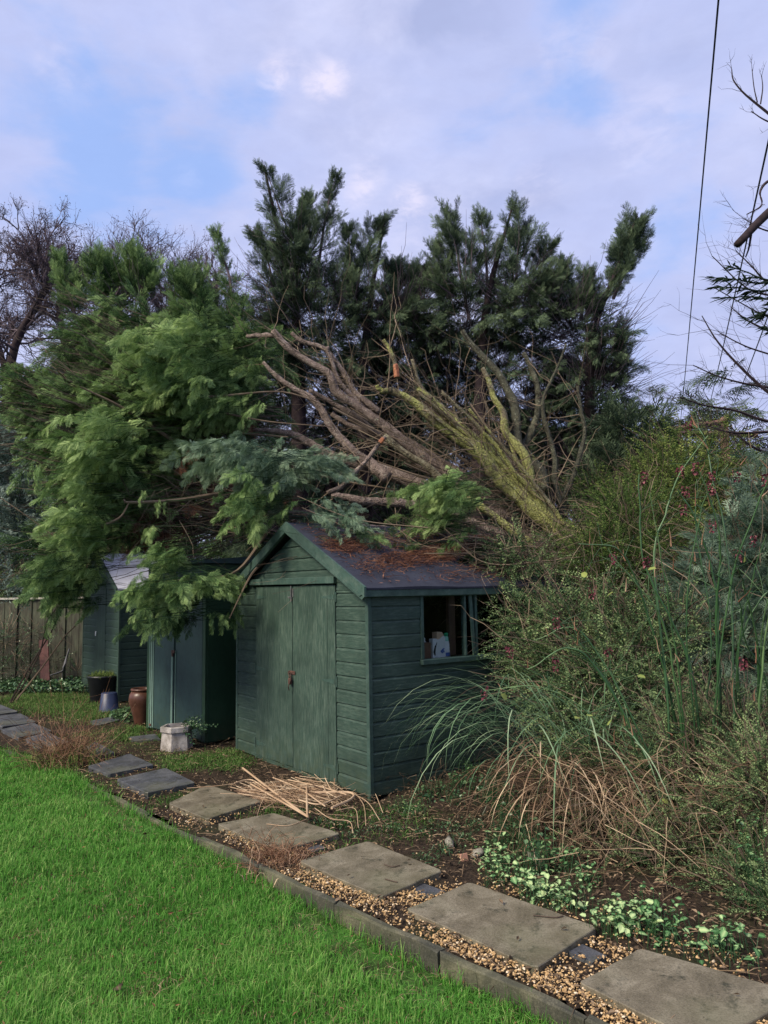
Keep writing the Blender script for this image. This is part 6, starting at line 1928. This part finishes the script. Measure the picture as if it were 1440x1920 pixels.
bw([(1460, 230), (1440, 212), (1415, 192), (1392, 172), (1375, 150), (1372, 130)], 7, 8, 2, 5, .25)
bw([(1420, 192), (1414, 165), (1410, 130)], 7, 3, 1.5, 2, .15)
bw([(1426, 195), (1430, 165), (1428, 142)], 7, 3, 1.5, 2, .15)
bw([(1470, 240), (1432, 224), (1408, 208)], 7, 5, 2, 3, .2)
bw([(1470, 335), (1440, 340), (1425, 360), (1428, 385), (1400, 402)], 7, 7, 2, 5, .35)
bw([(1520, 790), (1440, 735), (1390, 690), (1345, 640), (1316, 592)], 7.5, 9, 2, 12, .5)
bw([(1540, 740), (1470, 730), (1400, 720), (1345, 705), (1300, 685)], 7.5, 6, 2, 14, .45)
bw([(1520, 660), (1450, 625), (1400, 600), (1370, 575)], 7.5, 6, 2, 10, .4)
bw([(1540, 800), (1440, 790), (1380, 770), (1320, 760), (1275, 745)], 7.5, 8, 2, 22, .5)
bw([(1540, 820), (1450, 810), (1380, 812), (1330, 800)], 7.5, 8, 2, 20, .5)
bw([(1540, 700), (1460, 670), (1400, 650), (1350, 625)], 7.6, 5, 2, 12, .4)
bw([(1500, 560), (1440, 530), (1410, 500), (1380, 470)], 7.8, 6, 2, 14, .4)
bw([(1520, 600), (1460, 560), (1400, 540), (1335, 480)], 7.8, 6, 2, 12, .4)
bw([(1540, 470), (1470, 440), (1430, 430), (1395, 410)], 7.8, 6, 2, 10, .35)
bw([(1540, 640), (1470, 600), (1430, 590), (1340, 540)], 7.8, 5, 2, 12, .35)
bw([(1540, 880), (1440, 850), (1400, 830), (1370, 800)], 7.8, 8, 2, 20, .5)
m.build('branches', M_['twig_dark'], tr)
# conifer spray from a second tree out of frame
rt2 = np.array([4.9, 5.4, 0])
ct = empty('conifer_branch_tree', tuple(rt2)); tag(ct, 'dark conifer spray with drooping fingers entering at the right border', 'tree')
m = MB(off=tuple(rt2)); q = curve([rt2, rt2 + [0, 0, 2.5], rt2 + [.1, 0, 5.2]], 10); m.tubes(q[None], np.linspace(.10, .03, 10)[None], 8, cap=True); m.build('trunk', M_['barkdark'], ct, True)
m = MB(off=tuple(rt2))
for pts in (((1560, 500), (1440, 530), (1380, 524), (1322, 520)), ((1560, 520), (1440, 545), (1390, 540), (1340, 538)), ((1560, 540), (1450, 560), (1400, 556), (1350, 560)), ((1560, 560), (1460, 590), (1430, 590), (1400, 600)), ((1560, 500), (1450, 525), (1400, 510), (1365, 498)), ((1560, 600), (1470, 620), (1440, 612)), ((1560, 540), (1470, 560), (1440, 580), (1430, 600))):
    q = curve([at(x, y, 5.2) for x, y in pts], 14)
    m.tubes(q[None], np.linspace(.010, .003, 14)[None], 4, .2)
    N = 60
    t = rng.uniform(.2, 1, N)
    P = np.column_stack([np.interp(t, np.linspace(0, 1, 14), q[:, k]) for k in range(3)])
    m.inst(leaf_tpl(.16, .02), euler_mats(math.pi + rng.normal(0, .6, N), rng.normal(-.15, .3, N), rng.normal(0, .6, N), rng.uniform(.05, .12, N)), P, rng.normal(.35, .12, N))
m.build('sprays', M_['leyland_dark'], ct)
# ------------------------------------------------------------------ overhead wires
M_['wire'] = plain('black_cable', (.012, .012, .014), var=.1)
for (a, b2, r, lab) in ((((1349, -40), 6.5), ((1276, 790), 40), .009, 'thick overhead cable rising steeply at the right'), (((1452, 200), 7.5), ((1330, 760), 40), .0105, 'overhead cable second from the left, crossing the bare twigs'), (((1440, 585), 14), ((1375, 760), 42), .012, 'thin overhead cable lowest at the right border')):
    p, q = at(*a[0], a[1]), at(*b2[0], b2[1])
    d = p - q
    s_ = q + d * 1.0
    e = p + d / np.linalg.norm(d[:2]) * 6
    c = np.linspace(q, e, 24)
    t = np.linspace(0, 1, 24)
    c[:, 2] -= .12 * 4 * t * (1 - t)
    m = MB(off=tuple(q)); m.tubes(c[None], np.linspace(r * 1.7, r, 24)[None], 6)
    o = m.build('overhead_cable', M_['wire'], smooth=True); o.location = tuple(q)
    tag(o, lab, 'cable', 'overhead cables')
